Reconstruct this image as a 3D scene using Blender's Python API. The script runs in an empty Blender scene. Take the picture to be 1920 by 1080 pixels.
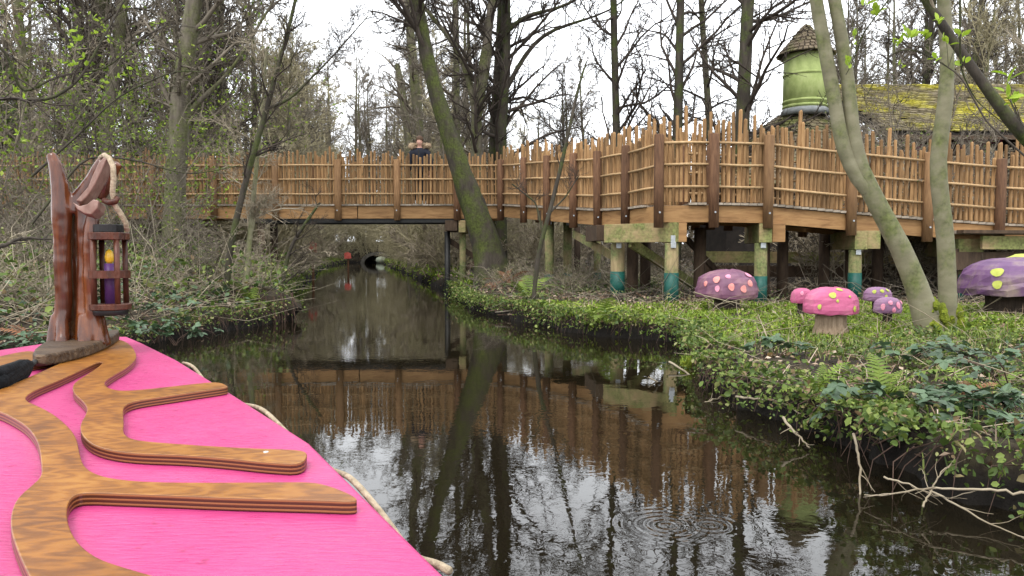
import bpy, bmesh, math, random
import numpy as np
from mathutils import Vector, Matrix
random.seed(7)
RNG = np.random.default_rng(11)
R = math.radians
SC = bpy.context.scene
COL = SC.collection

# ------------------------------------------------------------------ camera
F_PX = 1397.0                      # focal length in pixels of the 1920 px wide photograph
CAM_Z = 1.10                       # seated eye height above the water
PITCH = math.atan(70.0 / F_PX)
cam = bpy.data.cameras.new('camera')
cam.sensor_width = 36.0
cam.lens = 36.0 * F_PX / 1920.0
cam.clip_start = 0.05
cam.clip_end = 2000
camo = bpy.data.objects.new('camera', cam)
COL.objects.link(camo)
camo.location = (0, 0, CAM_Z)
camo.rotation_euler = (R(90) - PITCH, 0, 0)
SC.camera = camo

# ------------------------------------------------------------------ world: bright overcast
w = bpy.data.worlds.new('World')
SC.world = w
w.use_nodes = True
nt = w.node_tree
nt.nodes.clear()
sky = nt.nodes.new('ShaderNodeTexSky')
sky.sky_type = 'NISHITA'
sky.sun_disc = False
sky.sun_elevation = R(58)
sky.sun_rotation = R(200)
hs = nt.nodes.new('ShaderNodeHueSaturation')
hs.inputs['Saturation'].default_value = 0.10
mixw = nt.nodes.new('ShaderNodeMix')
mixw.data_type = 'RGBA'
mixw.inputs[0].default_value = 0.82
mixw.inputs[7].default_value = (9.1, 9.4, 9.8, 1)
bg = nt.nodes.new('ShaderNodeBackground')
bg.inputs['Strength'].default_value = 0.12
wo = nt.nodes.new('ShaderNodeOutputWorld')
nt.links.new(sky.outputs[0], hs.inputs['Color'])
nt.links.new(hs.outputs[0], mixw.inputs[6])
nt.links.new(mixw.outputs[2], bg.inputs[0])
nt.links.new(bg.outputs[0], wo.inputs[0])

sl = bpy.data.lights.new('sun', 'SUN')
sl.energy = 1.0
sl.angle = R(22)
sl.color = (1.0, 0.965, 0.91)
so = bpy.data.objects.new('sun', sl)
COL.objects.link(so)
so.rotation_euler = (R(32), 0, R(-20))
so.location = (5, -10, 30)

SC.view_settings.view_transform = 'Standard'
SC.view_settings.look = 'None'
SC.view_settings.gamma = 1.0
SC.view_settings.exposure = 1.32
SC.view_settings.use_curve_mapping = False
SC.cycles.use_denoising = True
SC.cycles.max_bounces = 6
SC.cycles.diffuse_bounces = 3
SC.cycles.glossy_bounces = 3
SC.cycles.transmission_bounces = 2
SC.cycles.transparent_max_bounces = 4
SC.cycles.sample_clamp_indirect = 6.0


# ------------------------------------------------------------------ pixels to points
def ray(px, py):
    xc = (px - 960) / F_PX
    yc = -(py - 540) / F_PX
    c, s = math.cos(PITCH), math.sin(PITCH)
    return Vector((xc, c + yc * s, -s + yc * c))

def at_y(px, py, Y):
    d = ray(px, py)
    return Vector((0, 0, CAM_Z)) + d * (Y / d.y)

def at_z(px, py, Z):
    d = ray(px, py)
    return Vector((0, 0, CAM_Z)) + d * ((Z - CAM_Z) / d.z)

# ------------------------------------------------------------------ materials
MATS = {}
def nodes(name):
    m = bpy.data.materials.new(name)
    m.use_nodes = True
    t = m.node_tree
    b = t.nodes['Principled BSDF']
    MATS[name] = m
    return m, t, b

def N(t, typ, **kw):
    n = t.nodes.new(typ)
    for k, v in kw.items():
        if k in n.inputs:
            n.inputs[k].default_value = v
        else:
            setattr(n, k, v)
    return n

def ramp(t, cols):
    r = t.nodes.new('ShaderNodeValToRGB')
    e = r.color_ramp.elements
    while len(e) < len(cols):
        e.new(0.5)
    for i, (p, c) in enumerate(cols):
        e[i].position = p
        e[i].color = (c[0], c[1], c[2], 1)
    return r

def noisy(name, cols, scale=5.0, stretch=(1, 1, 1), rough=0.8, bump=0.0, detail=6.0, rand=0.0, attr=None,
          bscale=None, spec=0.3, coord='Object', backlit=0.0, dist=0.0):
    """procedural material: noise -> ramp, optional per-object or per-leaf brightness variation and bump"""
    m, t, b = nodes(name)
    tc = N(t, 'ShaderNodeTexCoord')
    mp = N(t, 'ShaderNodeMapping')
    mp.inputs['Scale'].default_value = stretch
    t.links.new(tc.outputs[coord], mp.inputs[0])
    src = mp.outputs[0]
    if rand:
        oi = N(t, 'ShaderNodeObjectInfo')
        va = N(t, 'ShaderNodeVectorMath', operation='SCALE')
        cv = N(t, 'ShaderNodeCombineXYZ')
        t.links.new(oi.outputs['Random'], cv.inputs[0])
        t.links.new(oi.outputs['Random'], cv.inputs[1])
        t.links.new(cv.outputs[0], va.inputs[0])
        va.inputs['Scale'].default_value = 37.0
        ad = N(t, 'ShaderNodeVectorMath', operation='ADD')
        t.links.new(src, ad.inputs[0])
        t.links.new(va.outputs[0], ad.inputs[1])
        src = ad.outputs[0]
    no = N(t, 'ShaderNodeTexNoise', Scale=scale, Detail=detail, Roughness=0.6, Distortion=dist)
    t.links.new(src, no.inputs['Vector'])
    r = ramp(t, cols)
    if attr:
        at = N(t, 'ShaderNodeAttribute', attribute_name=attr)
        t.links.new(at.outputs['Fac'], r.inputs[0])
    else:
        t.links.new(no.outputs[0], r.inputs[0])
    out = r.outputs[0]
    if rand:
        mr = N(t, 'ShaderNodeMapRange')
        mr.inputs[3].default_value = 1 - rand
        mr.inputs[4].default_value = 1 + rand
        t.links.new(oi.outputs['Random'], mr.inputs[0])
        mx = N(t, 'ShaderNodeVectorMath', operation='SCALE')
        t.links.new(out, mx.inputs[0])
        t.links.new(mr.outputs[0], mx.inputs['Scale'])
        out = mx.outputs[0]
    t.links.new(out, b.inputs['Base Color'])
    b.inputs['Roughness'].default_value = rough
    b.inputs['Specular IOR Level'].default_value = spec
    if bump:
        nb = N(t, 'ShaderNodeTexNoise', Scale=bscale or scale * 3, Detail=4.0)
        t.links.new(src, nb.inputs['Vector'])
        bp = N(t, 'ShaderNodeBump', Strength=bump)
        bp.inputs['Distance'].default_value = 0.02
        t.links.new(nb.outputs[0], bp.inputs['Height'])
        t.links.new(bp.outputs[0], b.inputs['Normal'])
    if backlit:
        tr = N(t, 'ShaderNodeBsdfTranslucent')
        t.links.new(out, tr.inputs[0])
        ms = N(t, 'ShaderNodeMixShader')
        ms.inputs[0].default_value = backlit
        o = t.nodes['Material Output']
        t.links.new(b.outputs[0], ms.inputs[1])
        t.links.new(tr.outputs[0], ms.inputs[2])
        t.links.new(ms.outputs[0], o.inputs[0])
    return m

def mossy(name, cols, moss, amount=0.5, scale=6, stretch=(1, 1, .25), bump=0.6, mscale=3.0, rough=.9):
    """bark or weathered timber with irregular moss or algae patches"""
    m = noisy(name, cols, scale=scale, stretch=stretch, rough=rough, bump=bump, bscale=scale * 2.5)
    t = m.node_tree
    b = t.nodes['Principled BSDF']
    old = b.inputs['Base Color'].links[0].from_socket
    tc = N(t, 'ShaderNodeTexCoord')
    no = N(t, 'ShaderNodeTexNoise', Scale=mscale, Detail=5.0, Roughness=.65)
    t.links.new(tc.outputs['Object'], no.inputs['Vector'])
    r = ramp(t, [(max(0, .62 - amount * .4), (0, 0, 0)), (min(1, .80 - amount * .4), (1, 1, 1))])
    t.links.new(no.outputs[0], r.inputs[0])
    n2 = N(t, 'ShaderNodeTexNoise', Scale=25.0, Detail=3.0)
    t.links.new(tc.outputs['Object'], n2.inputs['Vector'])
    r2 = ramp(t, [(.3, tuple(c * .5 for c in moss)), (.7, tuple(c * 1.3 for c in moss))])
    t.links.new(n2.outputs[0], r2.inputs[0])
    mx = N(t, 'ShaderNodeMix', data_type='RGBA')
    t.links.new(r.outputs[0], mx.inputs[0])
    t.links.new(old, mx.inputs[6])
    t.links.new(r2.outputs[0], mx.inputs[7])
    t.links.new(mx.outputs[2], b.inputs['Base Color'])
    return m

noisy('picket_wood', [(.25, (0.1118, 0.0568, 0.0224)), (.5, (0.2494, 0.1419, 0.0602)), (.75, (0.3440, 0.2150, 0.1032))], 5, (9, 9, .9), .75, .35, rand=.42)
noisy('rail_wood', [(.3, (0.3096, 0.1935, 0.0903)), (.7, (0.4644, 0.3182, 0.1720))], 6, (4, 4, 4), .7, .2, rand=.12)
noisy('post_wood', [(.3, (.075, .036, .018)), (.55, (.14, .07, .036)), (.8, (.22, .12, .06))], 5, (6, 6, .8), .8, .5, rand=.25)
noisy('post_wood_pale', [(.3, (0.1530, 0.0810, 0.0378)), (.55, (0.2250, 0.1260, 0.0576)), (.8, (0.2880, 0.1710, 0.0810))], 5, (6, 6, .8), .8, .5, rand=.2)
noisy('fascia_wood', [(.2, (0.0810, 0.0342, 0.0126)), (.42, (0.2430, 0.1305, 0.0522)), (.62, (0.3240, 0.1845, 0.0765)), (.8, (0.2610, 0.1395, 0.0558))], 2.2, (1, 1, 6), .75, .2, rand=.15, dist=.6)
noisy('deck_wood', [(.3, (.17, .135, .10)), (.7, (.36, .31, .25))], 6, (1, 6, 1), .85, .3, rand=.25)
mossy('bearer_wood', [(.3, (.24, .17, .085)), (.7, (.38, .28, .15))], (.19, .20, .07), .62, 3, (1, 1, 5), .3, 2.2)
mossy('pile_wood', [(.3, (.16, .12, .06)), (.7, (.29, .225, .12))], (.13, .15, .055), .55, 5, (5, 5, .7), .3, 2.5)
noisy('dark_shaded_timber', [(.3, (.035, .022, .014)), (.7, (.085, .055, .034))], 4, (4, 4, 1), .85, .3, rand=.2)  # dark timber; the shade below the deck is put into its colour
noisy('green_paint', [(.3, (.004, .045, .036)), (.7, (.010, .085, .065))], 9, (1, 1, 1), .5, .15)
noisy('steel', [(.3, (.30, .32, .33)), (.7, (.48, .50, .51))], 20, rough=.45, spec=.5)
MATS['steel'].node_tree.nodes['Principled BSDF'].inputs['Metallic'].default_value = .7
noisy('black_steel', [(.3, (.008, .008, .008)), (.7, (.02, .02, .018))], 10, rough=.5)

mossy('bark_grey', [(.3, (.06, .05, .037)), (.55, (.13, .11, .085)), (.8, (.21, .185, .145))], (.10, .105, .042), .55, 9, (1, 1, .2), .8, 2.0)
mossy('bark_dark', [(.3, (.022, .018, .014)), (.6, (.055, .045, .034)), (.8, (.095, .08, .06))], (.055, .07, .016), .42, 9, (1, 1, .2), .9, 2.4)
mossy('bark_leaning', [(.3, (.02, .016, .012)), (.6, (.05, .041, .03)), (.8, (.10, .085, .065))], (.055, .066, .014), .50, 11, (1, 1, .25), 1.0, 2.2)
mossy('bark_smooth', [(.3, (.135, .125, .075)), (.55, (.20, .185, .115)), (.8, (.27, .25, .17))], (.12, .135, .045), .38, 3.5, (1, 1, 1.8), .18, 3.0, .75)
noisy('moss', [(.3, (.06, .085, .006)), (.7, (.21, .24, .02))], 30, rough=.95, bump=.8, bscale=60)
noisy('twig', [(.3, (.085, .070, .052)), (.7, (.20, .17, .13))], 3, rough=.9)
noisy('twig_dark', [(.3, (.028, .021, .016)), (.7, (.062, .048, .037))], 3, rough=.9)
noisy('twig_pale', [(.3, (.16, .13, .09)), (.7, (.38, .325, .235))], 3, rough=.85)
noisy('twig_olive', [(.3, (.19, .165, .095)), (.7, (.40, .355, .22))], 3, rough=.9)
noisy('stick_pale', [(.3, (0.1728, 0.1368, 0.0864)), (.7, (0.3312, 0.2808, 0.2016))], 6, rough=.8)

noisy('grass', [(0, (.07, .125, .012)), (.5, (.165, .25, .024)), (1, (.31, .38, .055))], 3, rough=.6, attr='tint', backlit=.25)
noisy('herb', [(0, (.036, .066, .014)), (.45, (.098, .15, .027)), (.8, (.19, .24, .05)), (.9, (.25, .25, .10)), (.95, (.17, .11, .055)), (1, (.25, .18, .10))], 3, rough=.55, attr='tint', backlit=.25)
noisy('dull_herb', [(0, (.036, .055, .018)), (.4, (.07, .10, .03)), (.8, (.14, .165, .05)), (1, (.27, .24, .12))], 3, rough=.6, attr='tint', backlit=.2)
noisy('bramble_leaf', [(.3, (.026, .062, .026)), (.7, (.085, .13, .065))], 6, rough=.45, rand=.35, backlit=.15, spec=.5)
noisy('bramble_mass', [(0, (.020, .045, .020)), (.5, (.042, .082, .034)), (.9, (.09, .13, .045)), (1, (.2, .12, .045))], 6, rough=.45, attr='tint', backlit=.15, spec=.5)
noisy('fern_leaf', [(.3, (.075, .13, .016)), (.7, (.19, .25, .035))], 8, rough=.6, rand=.25, backlit=.25)
noisy('dead_frond', [(.3, (.12, .045, .022)), (.7, (.27, .13, .065))], 8, rough=.8, rand=.3)
noisy('spring_leaf', [(.3, (.21, .33, .02)), (.7, (.36, .48, .055))], 8, rough=.5, rand=.2, backlit=.45)
noisy('evergreen', [(0, (.045, .07, .022)), (.6, (.10, .13, .045)), (1, (.18, .21, .075))], 3, rough=.6, attr='tint', backlit=.15)
noisy('dead_leaf', [(0, (.05, .028, .016)), (.45, (.15, .09, .052)), (.8, (.29, .205, .14)), (1, (.46, .37, .29))], 3, rough=.7, attr='tint')
noisy('catkin', [(0, (.03, .022, .016)), (1, (.09, .065, .04))], 3, rough=.8, attr='tint')
noisy('soil', [(.3, (.010, .007, .005)), (.5, (.028, .020, .012)), (.62, (.045, .037, .018)), (.8, (.09, .07, .045))], 7, rough=.95, bump=.9, bscale=30, detail=9)
def wet_shaded_soil():  # bank foot near black: wet soil, with the undercut's shade put into the colour
    m = MATS['soil']
    t = m.node_tree
    b = t.nodes['Principled BSDF']
    old = b.inputs['Base Color'].links[0].from_socket
    tc = N(t, 'ShaderNodeTexCoord')
    sp = N(t, 'ShaderNodeSeparateXYZ')
    t.links.new(tc.outputs['Object'], sp.inputs[0])
    mr = N(t, 'ShaderNodeMapRange')
    mr.inputs[1].default_value = .10
    mr.inputs[2].default_value = .22
    t.links.new(sp.outputs[2], mr.inputs[0])
    mx = N(t, 'ShaderNodeMix', data_type='RGBA')
    t.links.new(mr.outputs[0], mx.inputs[0])
    mx.inputs[6].default_value = (.006, .0045, .003, 1)
    t.links.new(old, mx.inputs[7])
    t.links.new(mx.outputs[2], b.inputs['Base Color'])
wet_shaded_soil()
noisy('root', [(.3, (.035, .020, .014)), (.7, (.10, .062, .044))], 8, (1, 1, .3), .8, .5)

# boat
def pink_paint():
    m = noisy('pink_paint', [(.25, (0.3612, 0.0286, 0.1302)), (.5, (0.4200, 0.0403, 0.1554)), (.75, (0.4704, 0.0714, 0.1974))], 2.2, rough=.33, spec=.45, detail=8)
    t = m.node_tree
    b = t.nodes['Principled BSDF']
    tc = N(t, 'ShaderNodeTexCoord')
    mp = N(t, 'ShaderNodeMapping')
    mp.inputs['Scale'].default_value = (8, 40, 1)
    mp.inputs['Rotation'].default_value = (0, 0, R(8))
    t.links.new(tc.outputs['Object'], mp.inputs[0])
    n1 = N(t, 'ShaderNodeTexNoise', Scale=3.0, Detail=6.0)
    t.links.new(mp.outputs[0], n1.inputs['Vector'])
    bp = N(t, 'ShaderNodeBump', Strength=.35)
    bp.inputs['Distance'].default_value = .006
    t.links.new(n1.outputs[0], bp.inputs['Height'])
    t.links.new(bp.outputs[0], b.inputs['Normal'])
    # scuffs and specks of dirt with their own shape
    n2 = N(t, 'ShaderNodeTexNoise', Scale=26.0, Detail=3.0)
    t.links.new(tc.outputs['Object'], n2.inputs['Vector'])
    r = ramp(t, [(.66, (0, 0, 0)), (.72, (1, 1, 1))])
    t.links.new(n2.outputs[0], r.inputs[0])
    rr = ramp(t, [(.35, (.27, .27, .27)), (.7, (.50, .50, .50))])
    t.links.new(n1.outputs[0], rr.inputs[0])
    t.links.new(rr.outputs[0], b.inputs['Roughness'])
    old = b.inputs['Base Color'].links[0].from_socket
    mx = N(t, 'ShaderNodeMix', data_type='RGBA')
    t.links.new(r.outputs[0], mx.inputs[0])
    t.links.new(old, mx.inputs[6])
    mx.inputs[7].default_value = (.30, .022, .10, 1)
    t.links.new(mx.outputs[2], b.inputs['Base Color'])
pink_paint()

def ply_wood():
    """varnished plywood: honey-coloured figured face, dark and light layers on the cut edge"""
    m, t, b = nodes('ply_wood')
    tc = N(t, 'ShaderNodeTexCoord')
    mp = N(t, 'ShaderNodeMapping')
    mp.inputs['Scale'].default_value = (1.2, 5.0, 1)
    t.links.new(tc.outputs['Object'], mp.inputs[0])
    wv = N(t, 'ShaderNodeTexWave', Scale=3.0, Distortion=14.0, Detail=4.0)
    wv.inputs['Detail Scale'].default_value = 1.6
    t.links.new(mp.outputs[0], wv.inputs['Vector'])
    n1 = N(t, 'ShaderNodeTexNoise', Scale=5.0, Detail=8.0, Roughness=.65)
    t.links.new(tc.outputs['Object'], n1.inputs['Vector'])
    mm = N(t, 'ShaderNodeMix', data_type='FLOAT')
    mm.inputs[0].default_value = .80
    t.links.new(wv.outputs['Fac'], mm.inputs[2])
    t.links.new(n1.outputs[0], mm.inputs[3])
    face = ramp(t, [(.22, (.080, .025, .005)), (.42, (.175, .062, .008)), (.56, (.245, .092, .011)), (.80, (.335, .152, .027))])
    t.links.new(mm.outputs[0], face.inputs[0])
    geo = N(t, 'ShaderNodeNewGeometry')
    sp = N(t, 'ShaderNodeSeparateXYZ')
    t.links.new(tc.outputs['Object'], sp.inputs[0])
    ml = N(t, 'ShaderNodeMath', operation='MULTIPLY')
    ml.inputs[1].default_value = 1 / .0085
    t.links.new(sp.outputs[2], ml.inputs[0])
    fr = N(t, 'ShaderNodeMath', operation='FRACT')
    t.links.new(ml.outputs[0], fr.inputs[0])
    edge = ramp(t, [(.0, (.040, .011, .005)), (.42, (.075, .021, .007)), (.52, (.22, .085, .03)), (.80, (.26, .11, .04)), (.9, (.045, .013, .006))])
    t.links.new(fr.outputs[0], edge.inputs[0])
    sn = N(t, 'ShaderNodeSeparateXYZ')
    t.links.new(geo.outputs['True Normal'], sn.inputs[0])
    ab = N(t, 'ShaderNodeMath', operation='GREATER_THAN')
    ab.inputs[1].default_value = .45
    t.links.new(sn.outputs[2], ab.inputs[0])
    mx = N(t, 'ShaderNodeMix', data_type='RGBA')
    t.links.new(ab.outputs[0], mx.inputs[0])
    t.links.new(edge.outputs[0], mx.inputs[6])
    t.links.new(face.outputs[0], mx.inputs[7])
    t.links.new(mx.outputs[2], b.inputs['Base Color'])
    b.inputs['Roughness'].default_value = .38
    b.inputs['Specular IOR Level'].default_value = .45
    bp = N(t, 'ShaderNodeBump', Strength=.35)
    bp.inputs['Distance'].default_value = .006
    t.links.new(n1.outputs[0], bp.inputs['Height'])
    t.links.new(bp.outputs[0], b.inputs['Normal'])
ply_wood()
noisy('carved_wood', [(.25, (.022, .006, .003)), (.45, (.065, .016, .005)), (.62, (.13, .036, .008)), (.8, (.22, .075, .015))], 6, (4, 4, .35), .24, .25, spec=.55, bscale=9)
noisy('carved_cut', [(.3, (.16, .085, .06)), (.7, (.32, .21, .17))], 6, (3, 3, 1), .35, .3, spec=.5)
noisy('base_plank', [(.25, (.018, .010, .006)), (.5, (.058, .034, .018)), (.75, (.14, .092, .052))], 6, (1, 5, 4), .55, .6)
noisy('lantern_wood', [(.3, (.035, .012, .007)), (.7, (.11, .035, .018))], 7, (4, 4, 1), .4, .3)
noisy('lantern_black', [(.3, (.006, .006, .006)), (.7, (.02, .018, .018))], 10, rough=.4)
noisy('candle_purple', [(.3, (.055, .018, .085)), (.7, (.11, .040, .15))], 8, rough=.45)
noisy('flame_yellow', [(.3, (.62, .33, .012)), (.7, (.78, .50, .04))], 8, rough=.35, spec=.5)
noisy('rope', [(.3, (.20, .155, .10)), (.7, (.42, .34, .24))], 40, rough=.95, bump=.5, bscale=80)
noisy('black_fabric', [(.3, (.004, .005, .006)), (.7, (.012, .013, .015))], 20, rough=.8, bump=.4, bscale=60, spec=.12)
noisy('screw', [(.3, (.45, .45, .45)), (.7, (.6, .6, .6))], 30, rough=.3, spec=.6)
noisy('boat_floor', [(.3, (.10, .07, .045)), (.7, (.2, .14, .09))], 5, (1, 6, 1), .8, .2)

# toadstools
def cap_paint(name, c1, c2, c3):
    m = noisy(name, [(.28, c1), (.5, c2), (.75, c3)], 3.2, rough=.5, bump=.3, bscale=9, detail=7)
cap_paint('cap_pink', (0.3400, 0.0638, 0.1360), (0.4505, 0.1020, 0.2040), (0.5100, 0.1870, 0.2550))
cap_paint('cap_plum', (0.0900, 0.0378, 0.0702), (0.1710, 0.0738, 0.1215), (0.2970, 0.1710, 0.1710))
cap_paint('cap_violet', (.075, .034, .095), (.13, .062, .14), (.27, .21, .16))
cap_paint('cap_lilac', (0.1496, 0.0704, 0.1408), (0.2376, 0.1232, 0.2112), (0.3520, 0.2376, 0.2728))
noisy('spot_pink', [(.3, (0.6120, 0.1870, 0.2890)), (.7, (0.6800, 0.2890, 0.3825))], 12, rough=.55)
noisy('spot_coral', [(.3, (.60, .20, .19)), (.7, (.72, .29, .25))], 12, rough=.55)
noisy('spot_lime', [(.3, (0.2880, 0.3200, 0.0360)), (.7, (0.4160, 0.4400, 0.0960))], 12, rough=.55)
noisy('stalk_wood', [(.3, (.16, .11, .07)), (.7, (.34, .25, .17))], 7, (5, 5, .7), .85, .5)
noisy('stalk_dark', [(.3, (.02, .014, .01)), (.7, (.055, .038, .026))], 7, (5, 5, .7), .85, .5)

# house
mossy('shingle', [(.25, (.065, .048, .030)), (.5, (.13, .10, .066)), (.75, (.21, .165, .11))], (.12, .125, .04), .42, 9, (1, 1, 1), .3, 1.4)
mossy('shingle_mossy', [(.25, (.07, .055, .032)), (.5, (.135, .11, .065)), (.75, (.21, .17, .10))], (.30, .265, .025), .52, 9, (1, 1, 1), .3, .9)
noisy('lime_paint', [(.25, (.19, .24, .075)), (.5, (.30, .36, .125)), (.75, (.40, .45, .19))], 5, (1, 1, .6), .7, .3, detail=9)
noisy('lead', [(.3, (.13, .14, .14)), (.7, (.24, .25, .25))], 9, rough=.6)
noisy('dark_wall', [(.3, (.012, .010, .009)), (.7, (.035, .028, .023))], 6, rough=.9)
noisy('magenta_paint', [(.3, (.22, .03, .09)), (.7, (.34, .055, .14))], 6, rough=.6)
noisy('window_dark', [(.3, (.01, .01, .012)), (.7, (.02, .02, .025))], 6, rough=.15, spec=.6)
noisy('sign_red', [(.3, (.42, .06, .045)), (.7, (.60, .14, .11))], 6, rough=.6)
noisy('stone', [(.3, (.05, .045, .038)), (.7, (.14, .13, .11))], 5, rough=.9, bump=.6)
noisy('boat_pale', [(.3, (.22, .26, .19)), (.7, (.38, .42, .33))], 5, rough=.6)

# person
noisy('skin', [(.3, (.50, .27, .20)), (.7, (.62, .36, .27))], 12, rough=.55)
noisy('coat', [(.3, (.006, .008, .016)), (.7, (.016, .018, .03))], 8, rough=.75, bump=.3, bscale=14)
noisy('fur', [(.3, (.20, .13, .075)), (.7, (.46, .35, .23))], 40, rough=.95, bump=.8, bscale=80)
noisy('hair', [(.3, (.045, .022, .012)), (.7, (.11, .06, .03))], 14, (6, 6, 1), .6)
noisy('trousers', [(.3, (.012, .013, .018)), (.7, (.03, .032, .04))], 8, rough=.85)
noisy('shoe_white', [(.3, (.60, .58, .56)), (.7, (.75, .73, .71))], 10, rough=.6)
noisy('lips', [(.3, (.40, .10, .09)), (.7, (.48, .14, .12))], 10, rough=.5)
noisy('teeth', [(.3, (.7, .68, .62)), (.7, (.76, .74, .68))], 10, rough=.4)
noisy('eye_dark', [(.3, (.02, .015, .012)), (.7, (.035, .025, .02))], 10, rough=.3)

def water_mat():
    m, t, b = nodes('water')
    b.inputs['Base Color'].default_value = (.0075, .0058, .0030, 1)
    b.inputs['Roughness'].default_value = .015
    b.inputs['IOR'].default_value = 1.52
    tc = N(t, 'ShaderNodeTexCoord')
    n1 = N(t, 'ShaderNodeTexNoise', Scale=2.6, Detail=3.0, Roughness=.55, Distortion=.4)
    t.links.new(tc.outputs['Object'], n1.inputs['Vector'])
    n2 = N(t, 'ShaderNodeTexNoise', Scale=19.0, Detail=2.0, Roughness=.5, Distortion=.8)
    t.links.new(tc.outputs['Object'], n2.inputs['Vector'])
    # breezy patches: the fine ripple is stronger in some places
    n3 = N(t, 'ShaderNodeTexNoise', Scale=.35, Detail=2.0)
    t.links.new(tc.outputs['Object'], n3.inputs['Vector'])
    r3 = ramp(t, [(.38, (.12, .12, .12)), (.62, (1, 1, 1))])
    t.links.new(n3.outputs[0], r3.inputs[0])
    m2 = N(t, 'ShaderNodeMath', operation='MULTIPLY')
    t.links.new(n2.outputs[0], m2.inputs[0])
    t.links.new(r3.outputs[0], m2.inputs[1])
    s1 = N(t, 'ShaderNodeMath', operation='MULTIPLY_ADD')
    s1.inputs[1].default_value = .0011
    t.links.new(n1.outputs[0], s1.inputs[0])
    s2 = N(t, 'ShaderNodeMath', operation='MULTIPLY')
    s2.inputs[1].default_value = .00042
    t.links.new(m2.outputs[0], s2.inputs[0])
    t.links.new(s2.outputs[0], s1.inputs[2])
    tot = s1.outputs[0]
    # rings where drops have fallen
    for (cx, cy, k, ext, amp) in RINGS:
        ds = N(t, 'ShaderNodeVectorMath', operation='DISTANCE')
        ds.inputs[1].default_value = (cx, cy, 0)
        t.links.new(tc.outputs['Object'], ds.inputs[0])
        mu = N(t, 'ShaderNodeMath', operation='MULTIPLY')
        mu.inputs[1].default_value = k
        t.links.new(ds.outputs['Value'], mu.inputs[0])
        sn = N(t, 'ShaderNodeMath', operation='SINE')
        t.links.new(mu.outputs[0], sn.inputs[0])
        fa = N(t, 'ShaderNodeMapRange')
        fa.inputs[1].default_value = 0
        fa.inputs[2].default_value = ext
        fa.inputs[3].default_value = amp
        fa.inputs[4].default_value = 0
        t.links.new(ds.outputs['Value'], fa.inputs[0])
        pr = N(t, 'ShaderNodeMath', operation='MULTIPLY_ADD')
        t.links.new(sn.outputs[0], pr.inputs[0])
        t.links.new(fa.outputs[0], pr.inputs[1])
        t.links.new(tot, pr.inputs[2])
        tot = pr.outputs[0]
    bp = N(t, 'ShaderNodeBump', Strength=1.0)
    bp.inputs['Distance'].default_value = 1.0
    t.links.new(tot, bp.inputs['Height'])
    t.links.new(bp.outputs[0], b.inputs['Normal'])
def wp(px, py):
    p = at_z(px, py, 0)
    return p.x, p.y
RINGS = [(*wp(1250, 985), 150, .26, .00032), (*wp(1330, 985), 150, .16, .00028), (*wp(1020, 778), 90, .22, .00028),
         (*wp(1160, 812), 90, .2, .00025)]
water_mat()

# ------------------------------------------------------------------ mesh helpers
def fast_mesh(name, V, F, mat, smooth=False, attr=None):
    V = np.asarray(V, dtype=np.float32)
    F = np.asarray(F, dtype=np.int32)
    me = bpy.data.meshes.new(name)
    me.vertices.add(len(V))
    me.vertices.foreach_set('co', V.ravel())
    k, c = F.shape
    me.loops.add(k * c)
    me.loops.foreach_set('vertex_index', F.ravel())
    me.polygons.add(k)
    me.polygons.foreach_set('loop_start', np.arange(0, k * c, c, dtype=np.int32))
    if smooth:
        me.polygons.foreach_set('use_smooth', np.ones(k, dtype=bool))
    me.update(calc_edges=True)
    me.materials.append(MATS[mat])
    if attr is not None:
        a = me.attributes.new('tint', 'FLOAT', 'POINT')
        a.data.foreach_set('value', np.asarray(attr, dtype=np.float32))
    return me

def link(name, me, parent=None, loc=None):
    o = bpy.data.objects.new(name, me)
    COL.objects.link(o)
    if parent:
        o.parent = parent
    if loc is not None:
        o.location = loc
    return o

def tag(o, label=None, cat=None, group=None, kind=None):
    if label: o['label'] = label
    if cat: o['category'] = cat
    if group: o['group'] = group
    if kind: o['kind'] = kind
    return o

def thing(name, label, cat, loc=(0, 0, 0), group=None, rz=0):
    o = bpy.data.objects.new(name, None)
    COL.objects.link(o)
    o.location = loc
    o.rotation_euler = (0, 0, rz)
    o.empty_display_size = .2
    return tag(o, label, cat, group)

def copy_tree(o, parent=None):
    c = o.copy()
    COL.objects.link(c)
    c.parent = parent
    for ch in list(o.children):
        copy_tree(ch, c)
    return c

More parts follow.
